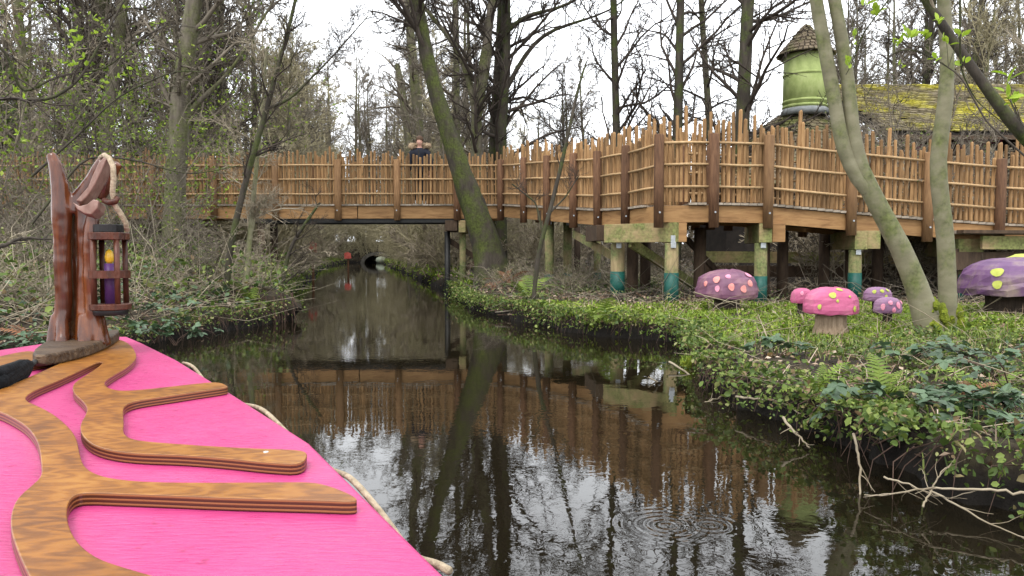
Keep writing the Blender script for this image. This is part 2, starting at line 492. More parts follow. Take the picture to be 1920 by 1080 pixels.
class MB:
    """collects faces of one part; coordinates in metres, world unless the parent is a prototype"""
    def __init__(s):
        s.v = []
        s.f = []
    def add(s, vs, fs):
        b = len(s.v)
        s.v += [tuple(p) for p in vs]
        s.f += [tuple(i + b for i in f) for f in fs]
        return s
    def box(s, c, size, M=None):
        x, y, z = (q / 2 for q in size)
        vs = [Vector((sx * x, sy * y, sz * z)) for sx in (-1, 1) for sy in (-1, 1) for sz in (-1, 1)]
        if M is not None:
            vs = [M @ p for p in vs]
        c = Vector(c)
        return s.add([p + c for p in vs], [(0, 1, 3, 2), (4, 6, 7, 5), (0, 4, 5, 1), (2, 3, 7, 6), (0, 2, 6, 4), (1, 5, 7, 3)])
    def beam(s, a, b, wd, ht, up=(0, 0, 1)):
        """rectangular bar from a to b; ht along up"""
        a, b = Vector(a), Vector(b)
        t = (b - a).normalized()
        sd = t.cross(Vector(up)).normalized()
        u = sd.cross(t)
        vs = []
        for p in (a, b):
            for (i, j) in ((-1, -1), (1, -1), (1, 1), (-1, 1)):
                vs.append(p + sd * (i * wd / 2) + u * (j * ht / 2))
        return s.add(vs, [(0, 1, 2, 3), (7, 6, 5, 4), (0, 4, 5, 1), (1, 5, 6, 2), (2, 6, 7, 3), (3, 7, 4, 0)])
    def tube(s, pts, rad, n=8, cap=True, squash=None):
        pts = [Vector(p) for p in pts]
        if not hasattr(rad, '__len__'):
            rad = [rad] * len(pts)
        m = len(pts)
        ref = None
        vs = []
        for i, p in enumerate(pts):
            t = (pts[min(i + 1, m - 1)] - pts[max(i - 1, 0)]).normalized()
            if ref is None:
                ref = Vector((1, 0, 0)) if abs(t.x) < .8 else Vector((0, 1, 0))
            u = (ref - t * ref.dot(t)).normalized()
            ref = u
            v = t.cross(u)
            for k in range(n):
                a = 2 * math.pi * k / n
                vs.append(p + (u * math.cos(a) + v * math.sin(a)) * rad[i])
        fs = []
        for i in range(m - 1):
            for k in range(n):
                fs.append((i * n + k, i * n + (k + 1) % n, (i + 1) * n + (k + 1) % n, (i + 1) * n + k))
        if cap:
            fs.append(tuple(range(n - 1, -1, -1)))
            fs.append(tuple((m - 1) * n + k for k in range(n)))
        return s.add(vs, fs)
    def lathe(s, prof, c=(0, 0, 0), n=20, warp=None):
        c = Vector(c)
        vs, fs = [], []
        for i, (r, z) in enumerate(prof):
            for k in range(n):
                a = 2 * math.pi * k / n
                rr = r * (warp(a, i) if warp else 1)
                vs.append(c + Vector((rr * math.cos(a), rr * math.sin(a), z)))
        for i in range(len(prof) - 1):
            for k in range(n):
                fs.append((i * n + k, i * n + (k + 1) % n, (i + 1) * n + (k + 1) % n, (i + 1) * n + k))
        fs.append(tuple(range(n - 1, -1, -1)))
        fs.append(tuple((len(prof) - 1) * n + k for k in range(n)))
        return s.add(vs, fs)
    def ell(s, c, r, n=10, m=6, M=None):
        c = Vector(c)
        vs, fs = [], []
        for i in range(m + 1):
            ph = -math.pi / 2 + math.pi * i / m
            for k in range(n):
                a = 2 * math.pi * k / n
                p = Vector((r[0] * math.cos(ph) * math.cos(a), r[1] * math.cos(ph) * math.sin(a), r[2] * math.sin(ph)))
                vs.append(c + (M @ p if M is not None else p))
        for i in range(m):
            for k in range(n):
                fs.append((i * n + k, i * n + (k + 1) % n, (i + 1) * n + (k + 1) % n, (i + 1) * n + k))
        return s.add(vs, fs)
    def prism(s, poly, z0, z1):
        """poly: xy points, counter-clockwise"""
        n = len(poly)
        vs = [(x, y, z0) for x, y in poly] + [(x, y, z1) for x, y in poly]
        fs = [tuple(range(n - 1, -1, -1)), tuple(range(n, 2 * n))]
        fs += [(k, (k + 1) % n, n + (k + 1) % n, n + k) for k in range(n)]
        return s.add(vs, fs)
    def mesh(s, name, mat, off=(0, 0, 0), smooth=False):
        o = Vector(off)
        me = bpy.data.meshes.new(name)
        me.from_pydata([tuple(Vector(p) - o) for p in s.v], [], s.f)
        me.materials.append(MATS[mat])
        if smooth:
            for p in me.polygons:
                p.use_smooth = True
        me.update()
        return me
    def build(s, name, mat, parent=None, smooth=False, bevel=0):
        """vertices are world coordinates; stored relative to the parent thing"""
        off = Vector((0, 0, 0))
        q = parent
        while q is not None:
            off += q.location
            q = q.parent
        o = link(name, s.mesh(name, mat, off, smooth), parent)
        if bevel:
            md = o.modifiers.new('bevel', 'BEVEL')
            md.width = bevel
            md.segments = 2
            md.limit_method = 'ANGLE'
        return o

# vectorised branches ------------------------------------------------------
def norm(a):
    return a / np.maximum(np.linalg.norm(a, axis=-1, keepdims=True), 1e-9)

def tubes(P, Rd, s):
    """P (N,m,3), Rd (N,m) -> verts, quads"""
    Nn, m, _ = P.shape
    T = np.empty_like(P)
    T[:, 1:-1] = P[:, 2:] - P[:, :-2]
    T[:, 0] = P[:, 1] - P[:, 0]
    T[:, -1] = P[:, -1] - P[:, -2]
    T = norm(T)
    mt = norm(T.mean(axis=1))
    ref = np.where(np.abs(mt[:, 2:3]) < .7, np.array([[0, 0, 1.]]), np.array([[1., 0, 0]]))
    U = norm(np.cross(T, ref[:, None, :]))
    W = np.cross(T, U)
    a = np.arange(s) * 2 * np.pi / s
    V = P[:, :, None, :] + Rd[:, :, None, None] * (U[:, :, None, :] * np.cos(a)[None, None, :, None] + W[:, :, None, :] * np.sin(a)[None, None, :, None])
    idx = np.arange(Nn * m * s).reshape(Nn, m, s)
    nx = np.roll(idx, -1, axis=2)
    Fq = np.stack([idx[:, :-1], nx[:, :-1], nx[:, 1:], idx[:, 1:]], axis=-1).reshape(-1, 4)
    return V.reshape(-1, 3), Fq

class Acc:
    def __init__(s):
        s.V, s.F, s.n, s.A = [], [], 0, []
    def add(s, V, F, A=None):
        s.V.append(V)
        s.F.append(F + s.n)
        s.n += len(V)
        if A is not None:
            s.A.append(A)
    def mesh(s, name, mat, smooth=False, off=None):
        V = np.concatenate(s.V)
        if off is not None:
            V = V - np.array(off)[None, :]
        return fast_mesh(name, V, np.concatenate(s.F), mat, smooth, np.concatenate(s.A) if s.A else None)

def sprout(P, Rd, k, t0, t1, ang, ratio, m, rmul, rmin, rng, up=.1, wig=.12, taper=.35, rmax=1, shape=.5, lmin=.12, curve=0.0):
    """k children on every parent polyline"""
    Nn, mm, _ = P.shape
    seg = np.linalg.norm(np.diff(P, axis=1), axis=-1).sum(axis=1)
    t = t0 + (t1 - t0) * (np.arange(k)[None, :] + rng.random((Nn, k))) / k
    x = t * (mm - 1)
    i0 = np.clip(x.astype(int), 0, mm - 2)
    fr = (x - i0)[..., None]
    rows = np.arange(Nn)[:, None]
    A, B = P[rows, i0], P[rows, i0 + 1]
    pos = A + (B - A) * fr
    tan = norm(B - A)
    pr = Rd[rows, i0] * (1 - fr[..., 0]) + Rd[rows, i0 + 1] * fr[..., 0]
    rv = norm(rng.normal(size=(Nn, k, 3)))
    perp = norm(rv - tan * (rv * tan).sum(-1, keepdims=True))
    an = ang * (1 + .3 * rng.normal(size=(Nn, k, 1)))
    d = tan * np.cos(an) + perp * np.sin(an)
    d[..., 2] += up
    d = norm(d)
    L = np.maximum(seg[:, None] * ratio * (1 - shape * t) * (.6 + .7 * rng.random((Nn, k))), lmin)
    pos = pos.reshape(-1, 3)
    d = d.reshape(-1, 3)
    L = L.reshape(-1)
    r0 = np.clip(pr.reshape(-1) * rmul, rmin, rmax)
    out = np.empty((len(pos), m, 3))
    out[:, 0] = pos
    cur = d
    for j in range(1, m):
        cur = norm(cur + wig * rng.normal(size=cur.shape) + np.array([0, 0, curve]))
        out[:, j] = out[:, j - 1] + cur * (L / (m - 1))[:, None]
    rad = r0[:, None] * (1 - (1 - taper) * np.linspace(0, 1, m))[None, :]
    return out, np.maximum(rad, rmin * .6)

def buds(P, rng, size, count):
    """small catkins or buds near twig ends: elongated bipyramids"""
    Nn = len(P)
    idx = rng.integers(0, Nn, count)
    tip = P[idx, -1] * .6 + P[idx, -2] * .4 if P.shape[1] > 1 else P[idx, 0]
    tip = P[idx, -2] + (P[idx, -1] - P[idx, -2]) * rng.random((count, 1))
    V = np.empty((count, 5, 3))
    s = size * (.6 + .8 * rng.random(count))[:, None]
    V[:, 0] = tip
    V[:, 4] = tip + np.array([[0, 0, -1.]]) * s * 2.4 + rng.normal(size=(count, 3)) * s * .5
    mid = (V[:, 0] + V[:, 4]) / 2
    for j in range(3):
        a = 2 * np.pi * j / 3
        V[:, 1 + j] = mid + np.array([[math.cos(a), math.sin(a), 0]]) * s * .45
    base = (np.arange(count) * 5)[:, None]
    tri = np.array([[0, 1, 2], [0, 2, 3], [0, 3, 1], [4, 2, 1], [4, 3, 2], [4, 1, 3]])
    F = (base[:, None, :] + tri[None]).reshape(-1, 3)
    return V.reshape(-1, 3), F, np.repeat(rng.random(count), 5)

# ------------------------------------------------------------------ canal edges and terrain
XR = np.array([(-20, 3.6), (0, 3.3), (2.4, 2.7), (3.0, 2.12), (3.3, 1.72), (4, 1.90), (4.4, 1.78), (5.0, 1.62), (5.6, 1.55), (6.4, 1.66), (7.4, 1.86), (8.4, 2.05), (8.9, 1.85),
               (9.2, 1.45), (9.5, 1.05), (10.0, .76), (10.6, .60), (11.5, .12), (13, -.45), (14.6, -.92), (18.5, -1.45), (20.5, -1.9), (30, -3.9), (44, -6.8), (60, -10.3), (68, -11.6), (90, -16)])
XL = np.array([(-20, -5.6), (0, -5.2), (5, -4.8), (7, -4.45), (8.5, -4.2), (10, -3.95), (11, -3.62), (12.2, -3.5), (13.2, -4.15), (15, -4.75), (17, -5.2), (24, -6.7), (31, -8.3), (44, -11.3), (51, -12.8),
               (60, -14.1), (68, -14.6), (90, -20)])
def xr(y): return np.interp(y, XR[:, 0], XR[:, 1])
def xl(y): return np.interp(y, XL[:, 0], XL[:, 1])
_ph = RNG.random((10, 3)) * 6.28
_fr = [(.35, .5), (.7, -.4), (1.3, 1.1), (2.3, -1.9), (3.1, 3.7), (5.3, -4.1), (6.1, 7.9), (9.0, -8.0), (13, 11), (17, -19)]
def nz(x, y, a=0, b=10):
    s = 0
    for i in range(a, b):
        fx, fy = _fr[i]
        s = s + np.sin(fx * x + _ph[i, 0] + .6 * np.sin(fy * .7 * y + _ph[i, 2])) * np.sin(fy * y + _ph[i, 1]) / (1 + i * .55)
    return s
def H(x, y):
    x = np.asarray(x, dtype=float)
    y = np.asarray(y, dtype=float)
    e = .13 * nz(x * 0 + y * 1.7, y, 2, 7)
    s = np.maximum(xl(y) + e - x, x - xr(y) + e)
    s = np.maximum(s, y - 68.5)
    s = np.maximum(s, -16 - y)
    t = np.clip((s + .05) / .16, 0, 1)
    t = t * t * (3 - 2 * t)
    h = -.55 + .79 * t
    far = np.clip((s - .2) / 3.0, 0, 1)
    h = h + .03 * far + np.where(x < 0, .26, .0) * np.clip((s - .2) / 2.5, 0, 1)
    h = h + t * .045 * nz(x, y, 1, 9)
    # ground lifts far from the water, so that the wood floor closes the view
    h = h + np.clip((np.hypot(x + 4, y) - 26) / 60, 0, 1) * 1.6 * np.clip((s - 1) / 5, 0, 1)
    return h
def gz(x, y): return float(H(np.array([x]), np.array([y]))[0])

def lines(spec):
    out = [spec[0][0]]
    for a, b, st in spec:
        n = max(1, round((b - a) / st))
        out += list(np.linspace(a, b, n + 1)[1:])
    return np.array(out)
gx = lines([(-400, -60, 40), (-60, -22, 3), (-22, -7, .5), (-7, 6, .10), (6, 14, .4), (14, 60, 4), (60, 400, 40)])
gy = lines([(-400, -20, 40), (-20, 1, 1.0), (1, 15, .10), (15, 30, .3), (30, 74, .8), (74, 130, 6), (130, 600, 60)])
GX, GY = np.meshgrid(gx, gy)
GZ = H(GX, GY)
V = np.stack([GX, GY, GZ], -1).reshape(-1, 3)
ii = np.arange(len(gx) * len(gy)).reshape(len(gy), len(gx))
Fg = np.stack([ii[:-1, :-1], ii[:-1, 1:], ii[1:, 1:], ii[1:, :-1]], -1).reshape(-1, 4)
tag(link('ground', fast_mesh('ground', V, Fg, 'soil', True)), kind='structure')
wv = [(-30, -17, 0), (8, -17, 0), (8, 70, 0), (-30, 70, 0)]
tag(link('water', MB().add(wv, [(0, 1, 2, 3)]).mesh('water', 'water')), kind='structure')
# ------------------------------------------------------------------ walkway line (outer edge, deck top)
NODES = [(-14.5, 18.5, 2.24), (-.26, 18.5, 2.25), (1.68, 14.2, 1.89), (2.07, 13.3, 1.87), (2.40, 12.05, 1.87),
         (3.22, 12.0, 1.87), (4.11, 12.1, 1.86), (5.59, 12.4, 1.75), (6.96, 12.6, 1.65), (8.30, 12.8, 1.57), (12.2, 13.4, 1.45)]
NODES = [Vector(p) for p in NODES]
def offset_line(pts, d):
    """shift sideways to the left of travel (away from the camera for d > 0)"""
    out = []
    for i, p in enumerate(pts):
        a = (pts[i] - pts[i - 1]) if i else (pts[1] - pts[0])
        b = (pts[i + 1] - pts[i]) if i < len(pts) - 1 else a
        na = Vector((-a.y, a.x, 0)).normalized()
        nb = Vector((-b.y, b.x, 0)).normalized()
        n = (na + nb).normalized()
        out.append(p + n * (d / max(.5, n.dot(na))))
    return out
def walk(pts, step, jit=0.0, rng=random):
    """points every step along a polyline with heading"""
    res = []
    acc = step / 2
    for i in range(len(pts) - 1):
        a, b = pts[i], pts[i + 1]
        L = (b - a).to_2d().length
        while acc < L:
            t = acc / L
            res.append((a + (b - a) * t, math.atan2(b.y - a.y, b.x - a.x)))
            acc += step * (1 + rng.uniform(-jit, jit))
        acc -= L
    return res

def picket_mesh(v, mat='picket_wood'):
    """split round pole, 1 m tall unit, slightly crooked, chamfered top"""
    r = random.Random(v)
    m = MB()
    rr = .026 + .006 * r.random()
    m.tube([(0, 0, 0), (r.uniform(-.006, .006), r.uniform(-.004, .004), .5), (r.uniform(-.006, .006), 0, .985), (0, 0, 1.0)], [rr, rr * 1.03, rr * .95, rr * .72], 7)
    return m.mesh('picket', mat, smooth=False)
PICKETS = [picket_mesh(i) for i in range(5)]
PERSON_X = at_y(787, 380, 18.95).x

def fence(label, pts, outward, posts, pale=(), step=.088, hmin=1.13, hmax=1.42, seed=1, rail=True):
    """pickets on the deck edge, rails outside them, posts bolted on the outside; outward: -1 towards the camera"""
    r = random.Random(seed)
    base = pts[0].copy()
    t = thing('picket_fence', label, 'fence', base)
    line = offset_line(pts, -outward * .02)
    for p, h in walk(line, step, .22, r):
        o = link('picket', r.choice(PICKETS), t, p - base + Vector((0, 0, .015)))
        hh = r.uniform(hmin, hmax) if r.random() < .8 else r.uniform(hmin, hmax + .10)
        if abs(p.x - PERSON_X) < .30 and p.y < 18.7:
            hh = r.uniform(1.12, 1.24)
        o.scale = (1, 1, hh)
        o.rotation_euler = (r.gauss(0, .012), r.gauss(0, .014), r.uniform(0, 6.28))
    rl = offset_line(pts, outward * .036)
    # posts
    pl = offset_line(pts, outward * .062)
    pp = []
    for f in posts:
        i = min(int(f), len(pl) - 2)
        pp.append(pl[i] + (pl[i + 1] - pl[i]) * (f - i))
    for k, p in enumerate(pp):
        m = MB()
        rr = .078 + .008 * r.random()
        lean = Vector((r.gauss(0, .008), r.gauss(0, .006), 0))
        m.tube([p + Vector((0, 0, -.40)), p + Vector((0, 0, .3)) + lean * .5, p + lean + Vector((0, 0, 1.07)), p + lean + Vector((0, 0, 1.085))],
               [rr, rr * 1.02, rr * .98, rr * .86], 12)
        po = m.build('post', 'post_wood_pale' if k in pale else 'post_wood', t, True)
        b = MB()
        q = p + Vector((0, -rr - .004, -.16))
        b.tube([q, q + Vector((0, -.012, 0))], .016, 8)
        if outward < 0:
            b.build('bolt', 'steel', po)
    if rail:
        for z in (.95, .605, .25):
            prev = [rl[0]] + []
            ks = sorted(set([0.0] + [float(f) for f in posts] + [float(i) for i in range(len(pts))]))
            for a, b in zip(ks[:-1], ks[1:]):
                if b - a < .02:
                    continue
                i = min(int(a + 1e-6), len(rl) - 2)
                A = rl[i] + (rl[i + 1] - rl[i]) * (a - i)
                B = rl[i] + (rl[i + 1] - rl[i]) * (b - i)
                m = MB()
                up = Vector((0, 0, z))
                sag = Vector((0, 0, r.uniform(-.012, .012)))
                m.tube([A + up, (A + B) / 2 + up + sag, B + up], [.021, .022, .020], 8)
                m.build('rail', 'rail_wood', t, True)
    return t

def fx(px):                                        # place along the bridge node pair 0..1 for a pixel column
    X = (px - 960) * 18.5 / F_PX
    return (X - NODES[0].x) / (NODES[1].x - NODES[0].x)
BR = NODES[:2]
WK = NODES[1:]
bridge_posts = [fx(p) for p in (-55, 60, 175, 290, 405, 520, 636, 746, 858)]
walk_posts = [0.02, .30, .55, .80, 1.0, 2.0, 3.0, 4.0, 5.0, 6.0, 7.0, 8.0, 8.45]
fence('tan pole picket fence along the near side of the footbridge over the canal', BR, -1, bridge_posts, seed=3, hmin=1.14, hmax=1.30, pale=(0, 1, 2, 3, 4, 5, 6, 7))
fence('tan pole picket fence on the near side of the zigzag ramp above the toadstools', WK, -1, walk_posts, pale=(8, 9, 10), seed=4, hmin=1.08, hmax=1.45, step=.090)
WID = 1.32
BK = offset_line(NODES, WID)
fence('pole picket fence on the far side of the footbridge, behind the standing person', BK[:2], 1, bridge_posts, seed=5, hmin=1.14, hmax=1.32)
fence('pole picket fence on the far side of the zigzag ramp, seen through the near pickets', BK[1:], 1, walk_posts, seed=6, hmin=1.18, hmax=1.45, step=.10)

# deck and fascia ------------------------------------------------------------
def deck(t, pts, seed):
    r = random.Random(seed)
    board = MB().box((0, 0, 0), (.134, WID + .10, .036)).mesh('board', 'deck_wood')
    mid = offset_line(pts, WID / 2)
    for p, h in walk(mid, .143):
        o = link('board', board, t, p - t.location + Vector((0, 0, -.022 + r.uniform(0, .004))))
        sl = 0
        o.rotation_euler = (0, sl, h)
def fascia(t, pts, ht, joints, mat='fascia_wood', th=.05, off=0.0, zoff=0.0, name='fascia'):
    for k in range(len(pts) - 1):
        a, b = pts[k], pts[k + 1]
        L = (b - a).length
        n = max(1, round(L / joints))
        for j in range(n):
            A = a + (b - a) * (j / n + .0008)
            B = a + (b - a) * ((j + 1) / n - .0008)
            z = Vector((0, 0, -.045 - ht / 2 + zoff))
            MB().beam(A + z, B + z, th, ht).build(name, mat, t, bevel=.004)

fb = thing('footbridge', 'timber footbridge crossing the canal with a broad plank side beam', 'bridge', NODES[0] - Vector((0, 0, 2.0)))
deck(fb, BR, 1)
fascia(fb, offset_line(BR, .026), .31, 3.5)
fascia(fb, offset_line(BR, WID - .03), .31, 3.5)
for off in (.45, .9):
    fascia(fb, offset_line([at_y(478, 400, 18.5) * 1, NODES[1]] if False else BR, off), .22, 4.8, 'dark_shaded_timber', name='joist')
bx0 = Vector(((478 - 960) * 18.5 / F_PX, 18.5 + .09, 2.24 - .045 - .31 - .05))
bx1 = Vector(((872 - 960) * 18.5 / F_PX, 18.5 + .09, 2.25 - .045 - .31 - .05))
for dy in (0, .55, 1.1):
    MB().beam(bx0 + Vector((-.3, dy, 0)), bx1 + Vector((0, dy, 0)), .10, .095).build('girder', 'black_steel', fb)

def ground_under(p, sub=.35):
    return gz(p.x, p.y) - sub

def pile(t, p, ztop, rad=.11, mat='pile_wood', paint=None, plate=True):
    zb = ground_under(p)
    m = MB().tube([(p.x, p.y, zb), (p.x, p.y, ztop)], [rad, rad * .97], 14)
    o = m.build('pile', mat, t, True)
    g = max(gz(p.x, p.y), 0)
    if paint:
        MB().tube([(p.x, p.y, g - .05), (p.x, p.y, g + paint)], rad + .004, 14).build('painted_band', 'green_paint', o, True)
    if plate:
        MB().box((p.x, p.y - rad - .012, ztop + .02), (.085, .012, .20)).build('bracket_plate', 'steel', o)
    return o
def bearer(t, a, b, w_, h_, mat='bearer_wood'):
    return MB().beam(a, b, w_, h_).build('bearer', mat, t, bevel=.006)

# end bent of the bridge, standing in the water
bxx = -1.50
bearer(fb, (bxx, 18.42, 1.72), (bxx, 20.0, 1.72), .30, .26, 'dark_shaded_timber')
bearer(fb, (bxx + .27, 18.40, 1.70), (bxx + .27, 20.0, 1.70), .17, .30, 'bearer_wood')
pile(fb, Vector((bxx - .12, 18.7, 0)), 1.58, .075, 'black_steel', plate=False)
pile(fb, Vector((bxx + .26, 18.75, 0)), 1.56, .085, 'pile_wood', plate=False)
pile(fb, Vector((bxx + .2, 19.8, 0)), 1.56, .085, 'dark_shaded_timber', plate=False)
MB().beam((bxx - .15, 18.78, 1.40), (bxx + 1.15, 19.0, .55), .06, .13).build('brace', 'dark_shaded_timber', fb)
MB().beam((bxx + 1.0, 18.80, 1.10), (bxx + .2, 18.84, .55), .06, .12).build('brace', 'dark_shaded_timber', fb)
# far left abutment
lx = (486 - 960) * 18.5 / F_PX
pile(fb, Vector((lx, 18.72, 0)), 1.80, .10, 'dark_shaded_timber', plate=False)
pile(fb, Vector((lx, 19.7, 0)), 1.80, .10, 'dark_shaded_timber', plate=False)
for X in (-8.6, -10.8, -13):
    pile(fb, Vector((X, 18.7, 0)), 1.86, .10, 'dark_shaded_timber', plate=False)
    pile(fb, Vector((X, 19.7, 0)), 1.86, .10, 'dark_shaded_timber', plate=False)

rw = thing('ramp_walkway', 'zigzag timber ramp on round green-footed posts beside the canal', 'walkway', NODES[1] - Vector((0, 0, 2.0)))
deck(rw, WK, 2)
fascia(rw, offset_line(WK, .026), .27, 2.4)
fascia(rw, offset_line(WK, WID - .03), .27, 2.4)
fascia(rw, offset_line(WK, .5), .22, 2.4, 'dark_shaded_timber', name='joist')
fascia(rw, offset_line(WK, .9), .22, 2.4, 'dark_shaded_timber', name='joist')
def zb(i): return NODES[i].z - .045 - .27
# corner bearer running beneath the bend
A = Vector((1.62, 12.95, zb(3) - .16))
B = Vector((2.66, 11.99, zb(3) - .16))
bearer(rw, A, B, .09, .315)
bearer(rw, B + Vector((.04, .02, .0)), B + Vector((.14, 1.4, 0)), .22, .31, 'fascia_wood')
bearer(rw, A + Vector((-.02, .3, .02)), A + Vector((-.1, 1.5, .02)), .2, .28, 'dark_shaded_timber')
def at_px(px, d): return Vector(((px - 960) * d / F_PX, d, 0))
pile(rw, at_px(1158, 13.05), zb(3) - .33, .125, paint=.42)
pile(rw, at_px(1259, 12.10), zb(4) - .33, .115, paint=.48)
for (px, d) in ((1186, 14.2), (1210, 15.0), (1312, 13.2)):
    pile(rw, at_px(px, d), zb(4) - .05, .11, 'dark_shaded_timber', plate=False)
# bent further up the ramp
pile(rw, at_px(1030, 16.6), 1.76, .105, paint=.30)
pile(rw, at_px(1064, 17.2), 1.76, .10, 'pile_wood', paint=.30)
bearer(rw, (at_px(1034, 16.55).x - .28, 16.55, 1.88), (at_px(1034, 16.55).x + 1.3, 17.5, 1.88), .14, .22, 'dark_shaded_timber')
pile(rw, at_px(1120, 18.4), 1.7, .09, 'pile_wood', paint=.3, plate=False)
pile(rw, at_px(1082, 19.0), 1.7, .08, 'dark_shaded_timber', plate=False)
MB().beam(at_px(1076, 15.4) + Vector((0, 0, 1.44)), at_px(1150, 13.6) + Vector((0, 0, 1.0)), .05, .15).build('brace', 'pile_wood', rw)
MB().beam(at_px(1182, 12.75) + Vector((0, 0, 1.24)), at_px(1300, 14.4) + Vector((0, 0, .45)), .06, .17).build('brace', 'bearer_wood', rw)
MB().beam(at_px(1288, 13.5) + Vector((0, 0, 1.30)), at_px(1345, 13.9) + Vector((0, 0, .7)), .06, .10).build('brace', 'dark_shaded_timber', rw)
# right hand bents
for (px, d, iz, blk) in ((1426, 12.2, 6, .40), (1603, 12.5, 7, .42), (1795, 12.72, 8, .46)):
    p = at_px(px, d)
    zt = NODES[iz].z - .045 - .27 - (.03 if iz == 8 else 0)
    bearer(rw, p + Vector((.02, -.16, zt - .16)), p + Vector((.30, 1.5, zt - .16)), .20, .31, 'bearer_wood')
    bearer(rw, p + Vector((.235, -.155, zt - .155)), p + Vector((.52, 1.5, zt - .155)), .20, .30, 'fascia_wood' if iz == 6 else 'bearer_wood')
    pile(rw, p, zt - .32, .105, paint=.44)
    q = p + Vector((.45, 1.15, 0))
    pile(rw, q, zt - .05, .10, 'dark_shaded_timber', plate=False)
for (px, d) in ((1545, 13.9), (1467, 13.6), (1645, 13.8), (1700, 14.2)):
    pile(rw, at_px(px, d), 1.45, .10, 'dark_shaded_timber', plate=False)
for k, (z, d) in enumerate(((.98, 14.6), (.70, 14.9))):
    MB().beam(at_px(1320, d) + Vector((0, 0, z)), at_px(1960, d) + Vector((0, 0, z - .05)), .08, .22).build('bearer', 'bearer_wood' if k == 0 else 'dark_shaded_timber', rw)

# low platform at the right edge
pf = thing('low_platform', 'low weathered timber platform at the end of the ramp behind the violet toadstool', 'platform', at_px(1850, 12.2))
a = at_y(1800, 432, 12.25)
for k in range(3):
    MB().beam((a.x, 12.25 + k * .21, a.z - .02 - .003 * k), (a.x + 4.6, 12.28 + k * .21, a.z - .05 - .003 * k), .19, .055).build('plank', 'dark_shaded_timber' if k == 0 else 'deck_wood', pf)
MB().beam((a.x + .4, 12.32, a.z - .20), (a.x + 4.6, 12.36, a.z - .22), .07, .22).build('beam', 'bearer_wood', pf, bevel=.005)
MB().beam((a.x - .15, 12.45, a.z - .50), (a.x + 4.6, 12.5, a.z - .54), .08, .30).build('beam', 'dark_shaded_timber', pf)
for X in (a.x + .1, a.x + 2.2, a.x + 4.2):
    MB().tube([(X, 12.6, gz(X, 12.6) - .2), (X, 12.6, a.z - .3)], .09, 10).build('leg', 'dark_shaded_timber', pf, True)

# ------------------------------------------------------------------ house beyond the ramp
def shingle_part(t, rows, mat, name='shingles'):
    """rows: list of (list of (centre, tangent, slope dir), width, length)"""
    m = MB()
    r = random.Random(5)
    for cells, wd, ln in rows:
        for c, tg, sd in cells:
            nrm = tg.cross(sd).normalized()
            if nrm.z < 0: nrm = -nrm
            M = Matrix((tg, sd, nrm)).transposed()
            sg = 1 if tg.cross(sd).z > 0 else -1
            tilt = Matrix.Rotation(sg * r.gauss(.16, .05), 3, tg)
            m.box(c + nrm * (.022 + r.uniform(0, .014)), (wd * r.uniform(.74, .95), ln * r.uniform(.9, 1.15), .026), tilt @ M)
    return tag(m.build(name, mat, t), kind='stuff')
def cone_rows(c, r0, z0, r1, z1, pitch, wd):
    """from apex (r0,z0) down to eave (r1,z1)"""
    L = math.hypot(r1 - r0, z1 - z0)
    n = int(L / pitch)
    rows = []
    for i in range(n):
        f = (i + .6) / n
        rr, zz = r0 + (r1 - r0) * f, z0 + (z1 - z0) * f
        k = max(5, int(2 * math.pi * rr / wd))
        cells = []
        for j in range(k):
            a = 2 * math.pi * (j + .5 * (i % 2)) / k
            rad = Vector((math.cos(a), math.sin(a), 0))
            sd = (rad * (r1 - r0) + Vector((0, 0, z1 - z0))).normalized()
            cells.append((c + rad * rr + Vector((0, 0, zz)), Vector((-math.sin(a), math.cos(a), 0)), sd))
        rows.append((cells, 2 * math.pi * rr / k, pitch * 1.35))
    return rows
TD = 20.0
tc_ = Vector(((1503 - 960) * TD / F_PX, TD, 0))
def zt(py, d=TD): return at_y(1503, py, d).z
hs_ = thing('storybook_house', 'storybook house with lime green round turret and mossy shingle roofs behind the ramp', 'house', (tc_.x, tc_.y, gz(tc_.x, tc_.y)))
zt0, zt1, zap = zt(206), zt(100), zt(48)
r_t = 39 * TD / F_PX
m = MB()
m.lathe([(r_t, zt0), (r_t * .99, (zt0 + zt1) / 2), (r_t * .985, zt1)], tc_, 28, warp=lambda a, i: 1 + .012 * math.sin(a * 5 + i))
turret = m.build('turret', 'lime_paint', hs_, True)
for z in (zt0 + .03, zt0 + .16, (zt0 + zt1) / 2 + .12):
    MB().lathe([(r_t * 1.0, z), (r_t * 1.03, z + .02), (r_t * 1.03, z + .05), (r_t, z + .07)], tc_, 28).build('band', 'lime_paint', turret)
MB().lathe([(r_t * 1.10, zt0 - .16), (r_t * 1.09, zt0 - .05), (r_t * 1.02, zt0 + .01)], tc_, 28).build('flashing', 'lead', hs_, True)
MB().lathe([(.05, zap - .15), (.055, zap - .02), (.01, zap + .06)], tc_, 10).build('finial', 'lead', hs_)
MB().lathe([(r_t * 1.22, zt1 - .06), (r_t * 1.2, zt1 + .0), (.03, zap)], tc_, 20).build('roof_core', 'dark_wall', hs_)
shingle_part(hs_, cone_rows(tc_, .03, zap, r_t * 1.24, zt1 - .07, .115, .12), 'shingle', 'turret_shingles')
rb = 3.1
zbase = zt0 - 2.1
MB().lathe([(rb, zbase - .1), (rb, zbase), (r_t, zt0 - .12)], tc_ + Vector((0, .4, 0)), 24).build('roof_core', 'dark_wall', hs_)
shingle_part(hs_, cone_rows(tc_ + Vector((0, .4, 0)), r_t * .95, zt0 - .10, rb * 1.02, zbase - .06, .15, .17), 'shingle', 'lower_shingles')
MB().lathe([(rb * .86, .0), (rb * .86, zbase)], tc_ + Vector((0, .4, 0)), 24).build('wall', 'dark_wall', hs_)
